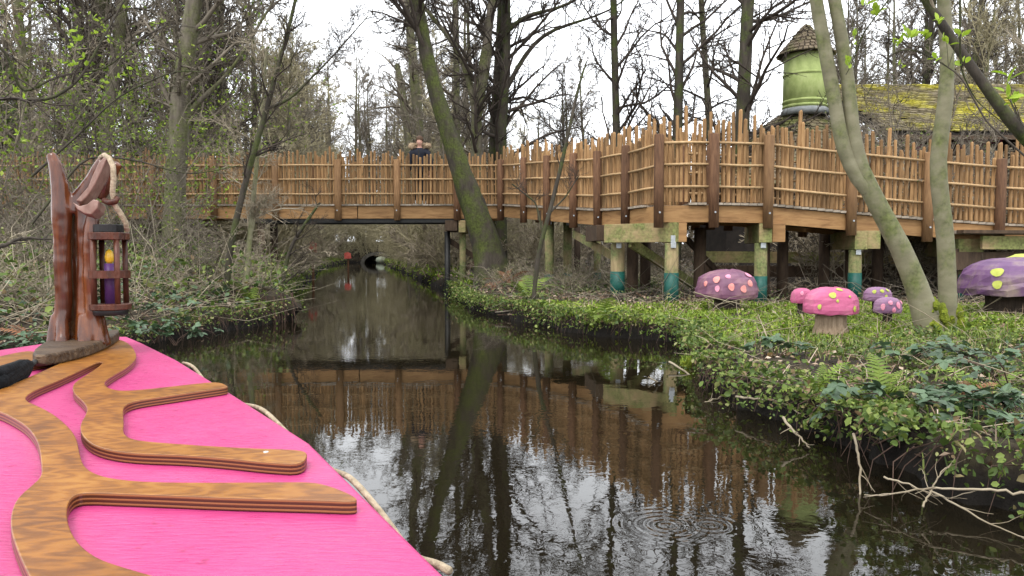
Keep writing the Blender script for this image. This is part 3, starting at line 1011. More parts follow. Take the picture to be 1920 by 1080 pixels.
# long hall with mossy roof
ex0, ex1 = (1655 - 960) * 17.0 / F_PX, 17.5
ez = at_y(1700, 247, 17.0).z
rz_, ry_ = at_y(1700, 160, 21.0).z, 21.0
sd = (Vector((0, 17.0, ez)) - Vector((0, ry_, rz_))).normalized()
L = math.hypot(ry_ - 17.0, rz_ - ez)
rows = []
n = int(L / .16)
for i in range(n):
    f = (i + .5) / n
    p = Vector((0, ry_, rz_)) + sd * (L * f)
    cells = []
    k = int((ex1 - ex0) / .19)
    for j in range(k):
        X = ex0 + (j + .5 * (i % 2)) * .19 + .1
        cells.append((Vector((X, p.y, p.z)), Vector((1, 0, 0)), sd))
    rows.append((cells, .19, .215))
shingle_part(hs_, rows, 'shingle_mossy', 'hall_shingles')
m = MB()
m.add([(ex0, 17.0, ez - .03), (ex1, 17.0, ez - .03), (ex1, ry_, rz_ - .03), (ex0, ry_, rz_ - .03),
       (ex0, 17.0, ez - .15), (ex1, 17.0, ez - .15), (ex1, ry_, rz_ - .15), (ex0, ry_, rz_ - .15)],
      [(0, 1, 2, 3), (7, 6, 5, 4), (0, 4, 5, 1), (1, 5, 6, 2), (2, 6, 7, 3), (3, 7, 4, 0)])
m.build('roof_core', 'dark_wall', hs_)
MB().box(((ex0 + ex1) / 2 + .3, 19.3, ez / 2), (ex1 - ex0 - .5, 2.6, ez)).build('wall', 'dark_wall', hs_)
MB().beam((ex0, 16.97, ez - .13), (ex1, 16.97, ez - .13), .04, .10).build('eave_board', 'dark_shaded_timber', hs_)
wx = at_y(1838, 290, 17.95)
for (dx, dz, sx, sz, nm, mt_) in ((0, 0, 1.0, 1.1, 'window', 'magenta_paint'),):
    wn = MB().box((wx.x, 17.96, wx.z - .2), (sx, .09, sz)).build('window', mt_, hs_, bevel=.01)
    for s_ in (-1, 1):
        MB().box((wx.x + s_ * .22, 17.91, wx.z - .2), (.36, .03, .9)).build('pane', 'window_dark', wn)
for s_ in (-1.6, 1.6):
    MB().box((wx.x + s_, 17.7, ez / 2 - .1), (.16, .16, ez - .2)).build('column', 'magenta_paint', hs_)

# ------------------------------------------------------------------ far tunnel, red signs
tp = at_z(700, 493.5, 0)
tp = Vector((tp.x, 66.5, 0))
tn = thing('canal_tunnel', 'small dark arched tunnel mouth at the far end of the canal', 'tunnel', tp)
outer, inner = [], []
for k in range(13):
    a = math.pi * k / 12
    outer.append((math.cos(a) * 1.35, math.sin(a) * 1.0))
    inner.append((math.cos(a) * 1.0, math.sin(a) * .74))
vs = []
for (o_, i_) in zip(outer, inner):
    for dy in (0, 2.5):
        vs.append((tp.x + o_[0], tp.y + dy, o_[1] - .05))
        vs.append((tp.x + i_[0], tp.y + dy, i_[1] - .05))
fs = []
for k in range(12):
    b = k * 4
    c = b + 4
    fs += [(b, b + 1, c + 1, c), (b + 1, b + 3, c + 3, c + 1), (b + 2, b, c, c + 2), (b + 3, b + 2, c + 2, c + 3)]
MB().add(vs, fs).build('arch', 'stone', tn)
MB().box((tp.x, tp.y + 2.4, .45), (2.2, .1, 1.1)).build('tunnel_dark', 'black_steel', tn)  # black sheet closing the arch, stands for the unlit inside of the tunnel
bt = thing('moored_boat', 'pale rounded boat end half inside the dark tunnel mouth', 'boat', (tp.x + .55, tp.y - .5, 0))
MB().lathe([(.10, -.1), (.40, .05), (.47, .25), (.40, .45), (.2, .56), (.02, .6)], (tp.x + .55, tp.y - .3, 0), 14).build('hull', 'boat_pale', bt, True)
MB().box((tp.x + .55, tp.y - .2, .28), (.9, .5, .06)).build('rubbing_strip', 'deck_wood', bt)

def sign(px, py, d, w_, h_, label):
    p = at_y(px, py, d)
    t = thing('sign_board', label, 'sign', (p.x, p.y, gz(p.x, p.y)))
    m = MB()
    pr = [(-w_ / 2, -h_ / 2), (w_ / 2, -h_ * .42), (w_ * .46, h_ * .3), (0, h_ / 2), (-w_ / 2, h_ * .36)]
    vs = [(p.x + a, p.y, p.z + b) for a, b in pr] + [(p.x + a, p.y + .05, p.z + b) for a, b in pr]
    m.add(vs, [(0, 1, 2, 3, 4), (9, 8, 7, 6, 5)] + [(k, k + 5, (k + 1) % 5 + 5, (k + 1) % 5) for k in range(5)])
    m.build('panel', 'sign_red', t)
    MB().tube([(p.x, p.y + .1, gz(p.x, p.y) - .2), (p.x, p.y + .1, p.z + h_ * .3)], .05, 8).build('post', 'post_wood', t)
sign(585, 464, 27.0, .34, .46, 'larger weathered red sign board on the left bank under the bridge')
sign(652, 479, 40.0, .36, .36, 'smaller weathered red sign board further along the left bank')
# ------------------------------------------------------------------ boat
DZ = .62                                            # deck height above the water
def dk(px, py, z=DZ): return at_z(px, py, z)
tip = dk(238, 631)
right = [dk(*q) for q in ((262, 641), (330, 674), (430, 735), (580, 830), (700, 948), (835, 1080))]
right += [Vector((.12, .55, DZ)), Vector((.30, -.3, DZ)), Vector((.42, -1.5, DZ)), Vector((.45, -4.2, DZ))]
left_ = [Vector((-3.35, -4.2, DZ)), Vector((-3.4, -1.5, DZ)), Vector((-3.3, .3, DZ)), Vector((-3.05, 1.5, DZ)), Vector((-2.72, 2.6, DZ)), Vector((-2.52, 3.4, DZ)), Vector((-2.40, 3.95, DZ)), Vector((-2.30, 4.12, DZ))]
outline = [tip] + right + left_
boat = thing('pleasure_boat', 'bright pink boat with flat painted bow deck in the left foreground', 'boat', (-1.5, 0, 0))
# bow deck: from the tip back to y = .45
poly = [(p.x, p.y) for p in outline if p.y > .50]
poly = [(p.x, p.y) for p in outline if p.y > .5]
poly_r = [q for q in poly]
m = MB().prism(list(reversed(poly_r)), DZ - .03, DZ)
m.build('bow_deck', 'pink_paint', boat, bevel=.008)
# hull skin below the deck edge
m = MB()
cx, cy = -1.5, 0
vs, fs = [], []
n = len(outline)
for p in outline:
    c = Vector((-1.5 - .12 * p.y, p.y * .93, 0))
    for (z, k) in ((DZ - .03, .995), (DZ - .2, .985), (.1, .93), (-.25, .78)):
        q = c + (Vector((p.x, p.y, 0)) - c) * k
        vs.append((q.x, q.y, z))
for i in range(n):
    j = (i + 1) % n
    for k in range(3):
        fs.append((i * 4 + k, j * 4 + k, j * 4 + k + 1, i * 4 + k + 1))
m.add(vs, fs)
m.build('hull', 'pink_paint', boat, True)
cock = [(p.x * .96 - .05, p.y) for p in outline if p.y <= .6]
MB().prism(list(reversed(cock)), .06, .12).build('floor', 'boat_floor', boat)
cw = [p for p in right[5:]]
MB().tube([p + Vector((0, 0, -.02)) for p in right[6:]], .035, 8).build('gunwale', 'ply_wood', boat, True)
MB().tube([p + Vector((0, 0, -.02)) for p in left_[:3]], .035, 8).build('gunwale', 'ply_wood', boat, True)

# varnished branch ornaments, traced from the photograph on to the plane of their top face
TH = .026
def z2(zx, zy): return (zx / 2.347, 620 + zy / 2.347)
def smooth_poly(P, it=2):
    for _ in range(it):
        Q = []
        n = len(P)
        for i in range(n):
            a, b = P[i], P[(i + 1) % n]
            Q.append(a * .75 + b * .25)
            Q.append(a * .25 + b * .75)
        P = Q
    return P
def ornament(name, pts, label, it=2):
    P = [dk(*z2(*q), DZ + TH) for q in pts]
    P = smooth_poly([Vector((p.x, p.y)) for p in P], it)
    ar = sum(P[i].x * P[(i + 1) % len(P)].y - P[(i + 1) % len(P)].x * P[i].y for i in range(len(P)))
    if ar < 0: P.reverse()
    c = sum(P, Vector((0, 0))) / len(P)
    t = thing(name, label, 'ornament', (c.x, c.y, DZ))
    bm = bmesh.new()
    vs = [bm.verts.new((p.x - c.x, p.y - c.y, .001)) for p in P]
    f = bm.faces.new(vs)
    g = bmesh.ops.extrude_face_region(bm, geom=[f])
    for e in g['geom']:
        if isinstance(e, bmesh.types.BMVert): e.co.z += TH - .001
    bmesh.ops.recalc_face_normals(bm, faces=bm.faces)
    me = bpy.data.meshes.new(name)
    bm.to_mesh(me)
    bm.free()
    me.materials.append(MATS['ply_wood'])
    o = link('cut_board', me, t)
    md = o.modifiers.new('bevel', 'BEVEL')
    md.width = .0045
    md.segments = 3
    md.limit_method = 'ANGLE'
    md.angle_limit = R(50)
    return t
main = [(525, 35), (575, 60), (600, 100), (598, 128), (560, 162), (500, 195), (455, 226), (470, 250), (520, 264), (600, 262), (750, 246), (880, 231), (962, 225), (1003, 242),
        (1000, 249), (900, 263), (750, 286), (640, 301), (580, 313), (547, 330), (540, 355), (545, 400), (540, 448), (570, 474), (640, 487), (800, 499), (950, 509), (1150, 519), (1328, 524), (1358, 544), (1327, 588),
        (1200, 582), (1000, 561), (800, 546), (600, 540), (480, 525), (405, 500), (368, 468), (354, 440), (354, 408), (377, 370), (386, 343), (370, 315), (330, 281), (318, 256), (325, 230), (370, 200), (425, 165),
        (455, 140), (440, 136), (400, 152), (330, 186), (250, 222), (150, 262), (108, 292), (120, 312), (165, 330), (235, 366), (300, 420), (337, 470), (350, 540), (368, 600), (440, 640), (550, 658), (700, 667), (1000, 668), (1300, 665), (1400, 668),
        (1500, 700), (1568, 733), (1572, 752), (1400, 745), (1000, 735), (700, 722), (500, 715), (400, 711), (340, 715), (303, 745), (292, 800), (302, 860), (332, 920), (382, 970), (450, 1010), (560, 1045), (690, 1082),
        (900, 1140), (1000, 1230), (700, 1260), (400, 1220), (230, 1180), (150, 1120), (108, 1040), (70, 950), (45, 870), (50, 790), (80, 730), (140, 680), (185, 638), (182, 580), (175, 520), (158, 470), (118, 420), (60, 384),
        (0, 355), (-80, 336), (-130, 312), (-110, 285), (-40, 268), (0, 258), (100, 216), (200, 172), (290, 132), (250, 118), (215, 90), (260, 60), (400, 40)]
orn = ornament('branch_ornament', main, 'large varnished plywood branch ornament winding over the pink deck')
for (zx, zy) in ((1170, 535),):
    p = dk(*z2(zx, zy), DZ + TH)
    MB().tube([(p.x, p.y, p.z - .002), (p.x, p.y, p.z + .0015)], .006, 10).build('screw', 'screw', orn)
ornament('branch_ornament', [(-380, 200), (-200, 150), (0, 112), (90, 92), (150, 88), (210, 118), (250, 128), (190, 142), (90, 158), (0, 178), (-150, 212), (-300, 260), (-420, 300), (-460, 250)],
         'short varnished plywood branch ornament reaching off to the left from the carved stump')
# rope along the deck edge
rp = []
edge = right[1:6]
cum = []
for i in range(len(edge) - 1):
    a, b = edge[i], edge[i + 1]
    for k in range(12):
        rp.append(a + (b - a) * (k / 12))
rope_pts = []
for i, p in enumerate(rp):
    s = i / len(rp)
    out = .020 + .006 * math.sin(i * .5 + 1)
    rope_pts.append(p + Vector((out, out * .6, -.030 + .022 * math.sin(i * .42 + .6))))
rope = MB().tube(rope_pts, .0068, 7)
tag(rope.build('rope', 'rope', None, True), 'pale rope strung along the outer edge of the pink boat deck', 'rope')

# plank, carved stump, lantern ----------------------------------------------------
BD = 3.42
def fp(px, py, dy=0.0): return at_y(px, py, BD + dy)
ZP = DZ + TH
bp_ = [fp(*q) for q in ((55, 662), (62, 650), (100, 646), (180, 636), (221, 618), (222, 628), (205, 648), (150, 662), (90, 672))]
pl_top = [(58, 660), (84, 640), (110, 633), (150, 633), (222, 616), (224, 624), (180, 645), (130, 658), (70, 668)]
PP = [dk(*q, ZP + .045) for q in pl_top]
PP = smooth_poly([Vector((p.x, p.y)) for p in PP], 1)
ar = sum(PP[i].x * PP[(i + 1) % len(PP)].y - PP[(i + 1) % len(PP)].x * PP[i].y for i in range(len(PP)))
if ar < 0: PP.reverse()
stump = thing('carved_stump', 'glossy red-brown carved tree stump with two raised limbs at the bow', 'carving', (fp(150, 640).x, BD, ZP))
m = MB()
m.prism([(p.x, p.y) for p in PP], ZP + .001, ZP + .047)
m.build('base_plank', 'base_plank', stump, bevel=.008)
def stump_body():
    m = MB()
    S = BD / F_PX
    def T(pts, rad, n=12):
        m.tube([fp(x, y, dy) for (x, y, dy) in pts], [r * S for r in rad], n)
    # tall left limb
    T([(114, 645, .0), (118, 610, 0), (120, 560, 0), (118, 500, 0), (118, 440, 0), (116, 390, 0), (112, 345, 0), (104, 310, 0), (95, 288, 0)], [19, 17, 16, 16, 16.5, 18, 15, 12, 8])
    T([(132, 645, .05), (134, 560, .06), (134, 480, .06), (132, 400, .05)], [16, 15, 15, 14])
    # right limb with the sawn top
    T([(166, 640, .02), (164, 600, .02), (163, 540, .02), (163, 470, .02), (163, 420, .02), (164, 388, .02)], [25, 20, 17, 16, 18, 20])
    T([(178, 630, -.02), (173, 590, -.02), (169, 520, -.02), (170, 450, -.02), (174, 405, -.01)], [13, 11, 11, 12, 12])
    # diagonal limb reaching up to the right
    T([(140, 400, .03), (152, 370, .04), (170, 345, .05), (184, 320, .05), (196, 302, .05)], [17, 16, 15, 14, 11])
    T([(186, 372, .05), (198, 352, .05), (208, 330, .05), (222, 306, .05)], [10, 11, 10, 8])
    # root flare
    for (x, dx, dy) in ((106, -8, -.03), (118, 0, -.06), (158, 0, -.06), (178, 10, -.04), (184, 14, .03)):
        T([(x, 590, dy * .3), (x + dx * .4, 622, dy * .6), (x + dx, 648, dy)], [10, 12, 11], 8)
    return m
o = stump_body().build('carved_body', 'carved_wood', stump, True)
rm = o.modifiers.new('remesh', 'REMESH')
rm.mode = 'VOXEL'
rm.voxel_size = .006
rm.use_smooth_shade = True
sm = o.modifiers.new('smooth', 'SMOOTH')
sm.factor = .5
sm.iterations = 14
tx = bpy.data.textures.new('carve', 'CLOUDS')
tx.noise_scale = .16
dm = o.modifiers.new('carve', 'DISPLACE')
dm.texture = tx
dm.strength = .014
dm.mid_level = .5
# pale sawn faces
def cut_face(pts, dy):
    P = [fp(x, y, dy) for x, y in pts]
    c = sum(P, Vector()) / len(P)
    q = [c + (p - c) + Vector((0, -.006, .004)) for p in P]
    b = [p + Vector((0, .05, -.02)) for p in P]
    n = len(P)
    m = MB().add(q + b, [tuple(range(n))] + [(k, k + n, (k + 1) % n + n, (k + 1) % n) for k in range(n)])
    m.build('sawn_face', 'carved_cut', stump, bevel=.004)
cut_face([(137, 380), (150, 388), (165, 384), (176, 375), (187, 378), (184, 392), (172, 404), (160, 402), (146, 394)], -.062)
cut_face([(143, 378), (152, 368), (166, 352), (174, 332), (186, 306), (196, 296), (201, 300), (192, 322), (180, 346), (168, 366), (154, 380)], -.022)

lan = thing('hanging_lantern', 'dark wooden candle lantern hanging by rope from the carved stump', 'lantern', fp(208, 585))
lc = fp(208, 590)
S = BD / F_PX
def disc(r, z0, z1, c=lc, n=22, dz=0): return MB().lathe([(r * .96, z0), (r, z0 + .003), (r, z1 - .003), (r * .96, z1)], (c.x, c.y, 0), n)
def zz(py): return fp(208, py).z
disc(30 * S, zz(590), zz(577)).build('foot', 'lantern_black', lan, True)
disc(36 * S, zz(580), zz(569)).build('tray', 'lantern_wood', lan)
disc(36 * S, zz(577), zz(574.5)).build('tray_band', 'base_plank', lan)
# ring half way up
def ring(r0, r1, z0, z1, name, mat):
    m = MB()
    n = 22
    vs, fs = [], []
    for k in range(n):
        a = 2 * math.pi * k / n
        for (r, z) in ((r0, z0), (r1, z0), (r1, z1), (r0, z1)):
            vs.append((lc.x + r * math.cos(a), lc.y + r * math.sin(a), z))
    for k in range(n):
        j = (k + 1) % n
        for q in range(4):
            fs.append((k * 4 + q, j * 4 + q, j * 4 + (q + 1) % 4, k * 4 + (q + 1) % 4))
    m.add(vs, fs)
    return m.build(name, mat, lan)
ring(17 * S, 35 * S, zz(521), zz(507), 'middle_ring', 'lantern_wood')
disc(35 * S, zz(450), zz(436)).build('top_plate', 'lantern_wood', lan)
disc(26 * S, zz(436), zz(421)).build('cap', 'lantern_black', lan)
for a in (35, 125, 215, 250, 305):
    if a == 250: continue
    x, y = lc.x + 29 * S * math.cos(R(a + 18)), lc.y + 29 * S * math.sin(R(a + 18))
    MB().tube([(x, y, zz(573)), (x, y, zz(446))], 5.3 * S, 8).build('post', 'lantern_wood', lan, True)
cd = MB().tube([(lc.x, lc.y, zz(572)), (lc.x, lc.y, zz(494))], 9.5 * S, 14).build('candle', 'candle_purple', lan, True)
MB().lathe([(4 * S, zz(494)), (7.5 * S, zz(489)), (8 * S, zz(481)), (6 * S, zz(472)), (1 * S, zz(467))], (lc.x, lc.y, 0), 12).build('flame', 'flame_yellow', cd, True)
r1 = [fp(239, 434, -.02), fp(236, 418, -.03), fp(226, 400, -.04), fp(215, 384, -.05), fp(211, 360, -.06), fp(213, 335, -.06), fp(212, 312, -.05), fp(205, 297, -.03), fp(196, 291, .03), fp(189, 296, .09), fp(186, 312, .12)]
MB().tube(r1, 5.0 * S, 8).build('hanging_rope', 'rope', lan, True)
MB().tube([fp(195, 376, -.05), fp(205, 380, -.065), fp(216, 378, -.065), fp(220, 371, -.05)], 5.5 * S, 8).build('rope_lashing', 'lantern_wood', lan, True)

# folded black thing lying on the deck at the left edge
bl = [dk(-40, 726, DZ + .04), dk(-5, 716, DZ + .045), dk(25, 703, DZ + .045), dk(44, 692, DZ + .05), dk(58, 684, DZ + .05)]
m = MB().tube(bl, [.034, .034, .030, .026, .012], 9)
for k in range(9):                                     # gathered pleats
    a = k * .75
    q = [p + Vector((0, math.cos(a + j * .35), math.sin(a + j * .35))) * (.030, .030, .026, .022, .006)[j] for j, p in enumerate(bl)]
    m.tube(q, [.020, .024, .020, .017, .008], 6)
bu = thing('folded_umbrella', 'folded black umbrella lying on the deck at the left edge of the picture', 'umbrella', bl[2] - Vector((0, 0, .045)))
o = m.build('canopy', 'black_fabric', bu, True)
MB().tube([bl[-1], dk(66, 678, DZ + .045), dk(90, 668, DZ + .05)], [.012, .01, .008], 8).build('shaft', 'black_steel', bu, True)

# ------------------------------------------------------------------ toadstools
def toadstool(label, px, pyc, pyt, pyb, wpx, gpy, d, mat, spots, smat, stalk, sw, seed, dome=.6, group=None):
    """px centre, pyt/pyb top and rim of the cap, gpy where the stalk meets the ground, wpx cap width, d distance"""
    c = at_y(px, pyb, d)
    top = at_y(px, pyt, d)
    g = gz(c.x, c.y)
    t = thing('toadstool', label, 'toadstool', (c.x, c.y, g), group)
    rad = wpx / 2 * d / F_PX
    hgt = top.z - c.z
    r = random.Random(seed)
    lobes = [(r.randint(2, 4), r.uniform(0, 6.28), r.uniform(.01, .03)), (5, r.uniform(0, 6.28), .02), (9, r.uniform(0, 6.28), .012)]
    def warp(a, i): return 1 + sum(amp * math.sin(k * a + ph) for k, ph, amp in lobes)
    K = 9
    def prof(u):
        """u 0 at the apex .. 1 at the rim"""
        if u < .82:
            v = u / .82
            return (math.sin(v * math.pi / 2) ** .9 * .97, dome * .0 + (1 - v ** 2.1) * .66 + .34)
        v = (u - .82) / .18
        return (.97 + .03 * math.sin(v * math.pi), .34 * (1 - v))
    P = [(rad * .72, c.z + hgt * .05), (rad * .94, c.z - .012)] + [(rad * prof(u)[0], c.z + hgt * prof(u)[1]) for u in (1.0, .93, .86, .80, .7, .58, .46, .33, .2, .08)]
    n = 22
    m = MB().lathe(P, (c.x, c.y, 0), n, warp)
    rr = random.Random(seed + 9)
    m.v = [tuple(q + rr.gauss(0, rad * .010) for q in p) for p in m.v]
    cap = m.build('cap', mat, t, bevel=0)
    # painted spots: thin caps hugging the surface
    for (a, u, sr) in spots:
        a = R(a)
        s = MB()
        pts = []
        for ringk in (0, .55, 1.0):
            for k in range(12):
                b = 2 * math.pi * k / 12
                rn = sr * ringk * (1 + .08 * math.sin(3 * b + a))
                du = u + rn * math.sin(b) / (rad * 1.25)
                base_r = rad * prof(min(max(u, .05), .999))[0]
                da = rn * math.cos(b) / max(base_r, .03)
                pr = prof(min(max(du, 0.0), .999))
                q = Vector((math.cos(a + da) * rad * pr[0] * warp(a + da, 0), math.sin(a + da) * rad * pr[0] * warp(a + da, 0), hgt * pr[1]))
                nrm = Vector((q.x, q.y, q.z * 1.2)).normalized()
                pts.append(Vector((c.x, c.y, c.z)) + q + nrm * (.010 - .004 * ringk))
        fs = []
        for rk in range(2):
            for k in range(12):
                fs.append((rk * 12 + k, (rk + 1) * 12 + k, (rk + 1) * 12 + (k + 1) % 12, rk * 12 + (k + 1) % 12))
        s.add(pts, fs)
        sm_ = smat if isinstance(smat, str) else smat[int(abs(a * 7 + u * 13)) % len(smat)]
        s.build('spot', sm_, t, True)
    if stalk:
        sr = sw / 2 * d / F_PX
        MB().lathe([(sr * 1.15, g - .12), (sr * 1.05, g + .04), (sr * .92, (g + c.z) / 2), (sr * .95, c.z + hgt * .1)], (c.x, c.y, 0), 14,
                   lambda a, i: 1 + .05 * math.sin(4 * a + 1) + .03 * math.sin(7 * a)).build('stalk', stalk, t, True)
    return t
F_ = -90
toadstool('dusky plum toadstool with pink spots standing by a green-footed post', 1363, 0, 505, 556, 113, 580, 10.3, 'cap_plum',
          [(F_ - 62, .72, .035), (F_ - 38, .60, .05), (F_ - 34, .82, .033), (F_ - 8, .78, .042), (F_ - 14, .50, .036), (F_ + 14, .82, .038), (F_ + 30, .70, .045), (F_ + 40, .45, .045), (F_ + 66, .84, .04)],
          ['spot_pink', 'spot_coral'], 'stalk_dark', 50, 1)
toadstool('bright pink toadstool with lime spots on a pale wooden stalk', 1558, 0, 538, 585, 100, 618, 7.75, 'cap_pink',
          [(F_ - 20, .55, .035), (F_ + 5, .3, .03), (F_ + 28, .90, .022), (F_ - 45, .86, .018), (F_ - 10, .72, .014), (F_ + 20, .6, .012)], 'spot_lime', 'stalk_wood', 62, 2)
toadstool('small pink toadstool half hidden behind the bright pink one', 1503, 0, 540, 566, 40, 574, 9.3, 'cap_pink', [(F_ - 20, .6, .02), (F_ + 10, .8, .02)], 'spot_pink', 'stalk_dark', 16, 3)
toadstool('small violet toadstool with yellowish spots, rear one of a close pair', 1645, 0, 538, 562, 50, 572, 9.3, 'cap_lilac', [(F_ - 40, .6, .024), (F_ - 5, .55, .024), (F_ + 30, .5, .024), (F_ + 10, .85, .02)], 'spot_lime', 'stalk_dark', 20, 4)
toadstool('small lilac toadstool with pink spots, front one of a close pair', 1664, 0, 557, 584, 50, 592, 8.5, 'cap_lilac', [(F_ - 45, .8, .025), (F_ - 15, .6, .022), (F_ + 22, .72, .03), (F_ - 2, .92, .02), (F_ + 55, .6, .02)], 'spot_pink', 'stalk_dark', 18, 5)
toadstool('large violet toadstool with lime spots at the right edge of the picture', 1902, 0, 484, 551, 184, 580, 9.6, 'cap_violet',
          [(F_ - 52, .62, .07), (F_ - 50, .84, .05), (F_ - 18, .58, .035), (F_ - 18, .80, .06), (F_ + 20, .5, .09), (F_ + 30, .85, .05)], 'spot_lime', 'stalk_dark', 105, 6)
# low yellow toadstool behind the large violet one
toadstool('yellow-green toadstool peeping over the large violet one', 1925, 0, 476, 520, 90, 575, 10.4, 'spot_lime', [(F_ - 10, .6, .05)], 'cap_violet', 'stalk_dark', 50, 7)

# ------------------------------------------------------------------ person on the bridge
def skin_mesh(name, mat, chains, parent, sub=1, smooth=True):
    """chains: list of [(x,y,z,r), ...]; first vertex of the first chain is the root; equal positions are shared"""
    bm = bmesh.new()
    lay = bm.verts.layers.skin.verify()
    seen = {}
    for ci, ch in enumerate(chains):
        prev = None
        for (x, y, z, r) in ch:
            k = (round(x, 4), round(y, 4), round(z, 4))
            v = seen.get(k)
            if v is None:
                v = bm.verts.new((x, y, z))
                v[lay].radius = (r, r) if not isinstance(r, tuple) else r
                seen[k] = v
            if prev is not None and prev is not v and not bm.edges.get((prev, v)):
                bm.edges.new((prev, v))
            prev = v
    bm.verts.ensure_lookup_table()
    bm.verts[0][lay].use_root = True
    me = bpy.data.meshes.new(name)
    bm.to_mesh(me)
    bm.free()
    me.materials.append(MATS[mat])
    o = link(name, me, parent)
    sk = o.modifiers.new('skin', 'SKIN')
    sk.use_smooth_shade = smooth
    sk.branch_smoothing = .3
    ss = o.modifiers.new('sub', 'SUBSURF')
    ss.levels = sub
    ss.render_levels = sub
    return o
pz = NODES[1].z + .0
pp = Vector((PERSON_X, 19.0, pz))
per = thing('person', 'smiling person in a dark coat with fur-trimmed hood standing on the footbridge', 'person', pp)
hand = lambda s: [[(s * .27, -.02, .80, .026), (s * .275, -.03, .76, .03), (s * .278, -.035, .715, .028)]] + \
    [[(s * .278, -.035, .715, .028), (s * (.262 + .012 * k), -.055 + .012 * k, .69, .0095), (s * (.258 + .012 * k), -.06 + .013 * k, .66, .009), (s * (.255 + .012 * k), -.052 + .013 * k, .635 + .006 * abs(k - 1.5), .0075)] for k in range(4)] + \
    [[(s * .275, -.03, .76, .03), (s * .245, -.055, .735, .011), (s * .235, -.065, .71, .009), (s * .233, -.06, .69, .008)]]
ch = [[(0, 0, .92, .12), (0, .005, 1.08, .115), (0, .01, 1.25, .13), (0, .01, 1.40, .10), (0, 0, 1.47, .052), (0, -.01, 1.53, .055), (0, -.012, 1.58, .078), (0, -.004, 1.635, .068), (0, .005, 1.67, .045)]]
for s in (-1, 1):
    ch.append([(0, 0, .92, .12), (s * .09, 0, .86, .09), (s * .10, -.01, .48, .062), (s * .105, .01, .12, .042), (s * .105, .0, .05, .045), (s * .115, -.12, .03, .032)])
    ch.append([(0, .01, 1.40, .10), (s * .17, .01, 1.38, .062), (s * .235, .01, 1.12, .045), (s * .27, -.02, .80, .026)])
    ch += hand(s)
skin_mesh('body', 'skin', ch, per)
tr = [[(0, 0, .93, .135), (0, 0, .88, .14)]]
for s in (-1, 1):
    tr.append([(0, 0, .88, .14), (s * .095, 0, .80, .105), (s * .10, -.01, .48, .078), (s * .105, .01, .10, .068)])
skin_mesh('trousers', 'trousers', tr, per)
cot = [[(0, 0, .74, .185), (0, 0, .90, .185), (0, .005, 1.08, .165), (0, .01, 1.25, .17), (0, .01, 1.38, .135), (0, .0, 1.45, .085)]]
for s in (-1, 1):
    cot.append([(0, .01, 1.38, .135), (s * .19, .01, 1.37, .098), (s * .26, .01, 1.12, .085), (s * .275, -.015, .84, .065)])
skin_mesh('coat', 'coat', cot, per)
m = MB()
m.box((0, -.19, 1.08), (.03, .012, .62))
me = m.mesh('zip', 'black_steel')
link('zip', me, per)
# fur trim: a thick lumpy horseshoe round the shoulders and neck
m = MB()
r = random.Random(3)
pts, rad = [], []
for k in range(15):
    a = R(-52 + 284 * k / 14)
    pts.append(Vector((.235 * math.cos(a), .02 + .10 * math.sin(a), 1.465 + .055 * math.sin(max(0, a)) + .03 * abs(math.cos(a)))))
    rad.append(.058 + .012 * r.random())
m.tube(pts, rad, 9)
for p in pts:
    for q in range(4):
        d = Vector((r.gauss(0, 1), r.gauss(0, 1), r.gauss(0, 1))).normalized()
        m.tube([p + d * .03, p + d * .085], [.03, .006], 5)
link('fur_hood', m.mesh('fur_hood', 'fur', smooth=True), per)
# hair drawn back, parted in the middle
m = MB()
m.ell((0, .010, 1.660), (.100, .108, .098), 14, 9)
m.ell((0, .10, 1.63), (.05, .05, .055), 10, 6)
hr = m
link('hair', hr.mesh('hair', 'hair', smooth=True), per)
m = MB()
m.ell((0, -.056, 1.585), (.066, .050, .085), 14, 10)
fc = link('face', m.mesh('face', 'skin', smooth=True), per)
link('nose', MB().add([(-.014, -.094, 1.585), (.014, -.094, 1.585), (0, -.120, 1.583), (0, -.098, 1.625)], [(0, 1, 2), (0, 2, 3), (1, 3, 2)]).mesh('nose', 'skin'), fc)
for s in (-1, 1):
    link('eye', MB().ell((s * .026, -.094, 1.618), (.010, .006, .006), 8, 5).mesh('eye', 'eye_dark', smooth=True), fc)
    link('eyebrow', MB().beam((s * .012, -.097, 1.637), (s * .040, -.090, 1.638), .006, .006).mesh('eyebrow', 'hair'), fc)
    link('ear', MB().ell((s * .073, -.005, 1.605), (.012, .02, .03), 8, 6).mesh('ear', 'skin', smooth=True), fc)
link('mouth', MB().tube([(-.032, -.088, 1.562), (-.016, -.097, 1.552), (0, -.100, 1.549), (.016, -.097, 1.552), (.032, -.088, 1.562)], [.004, .008, .009, .008, .004], 6).mesh('mouth', 'lips', smooth=True), fc)
link('teeth', MB().tube([(-.022, -.095, 1.559), (0, -.105, 1.553), (.022, -.095, 1.559)], [.003, .005, .003], 6).mesh('teeth', 'teeth', smooth=True), fc)
for s in (-1, 1):
    m = MB()
    m.ell((s * .115, -.075, .038), (.048, .125, .042), 12, 7)
    m.ell((s * .108, .0, .075), (.05, .06, .055), 10, 6)
    m.box((s * .113, -.06, .010), (.09, .25, .02))
    link('shoe', m.mesh('shoe', 'shoe_white', smooth=True), per)
# ------------------------------------------------------------------ trees
def polyline(pts, rad, n):
    """resample control points (Vector) smoothly to n samples"""
    P = np.array([tuple(p) for p in pts], dtype=float)
    d = np.concatenate([[0], np.cumsum(np.linalg.norm(np.diff(P, axis=0), axis=1))])
    s = np.linspace(0, d[-1], n)
    Q = np.stack([np.interp(s, d, P[:, k]) for k in range(3)], 1)
    Rr = np.interp(s, d, np.array(rad))
    for _ in range(2):
        Q[1:-1] = .25 * Q[:-2] + .5 * Q[1:-1] + .25 * Q[2:]
    return Q, Rr

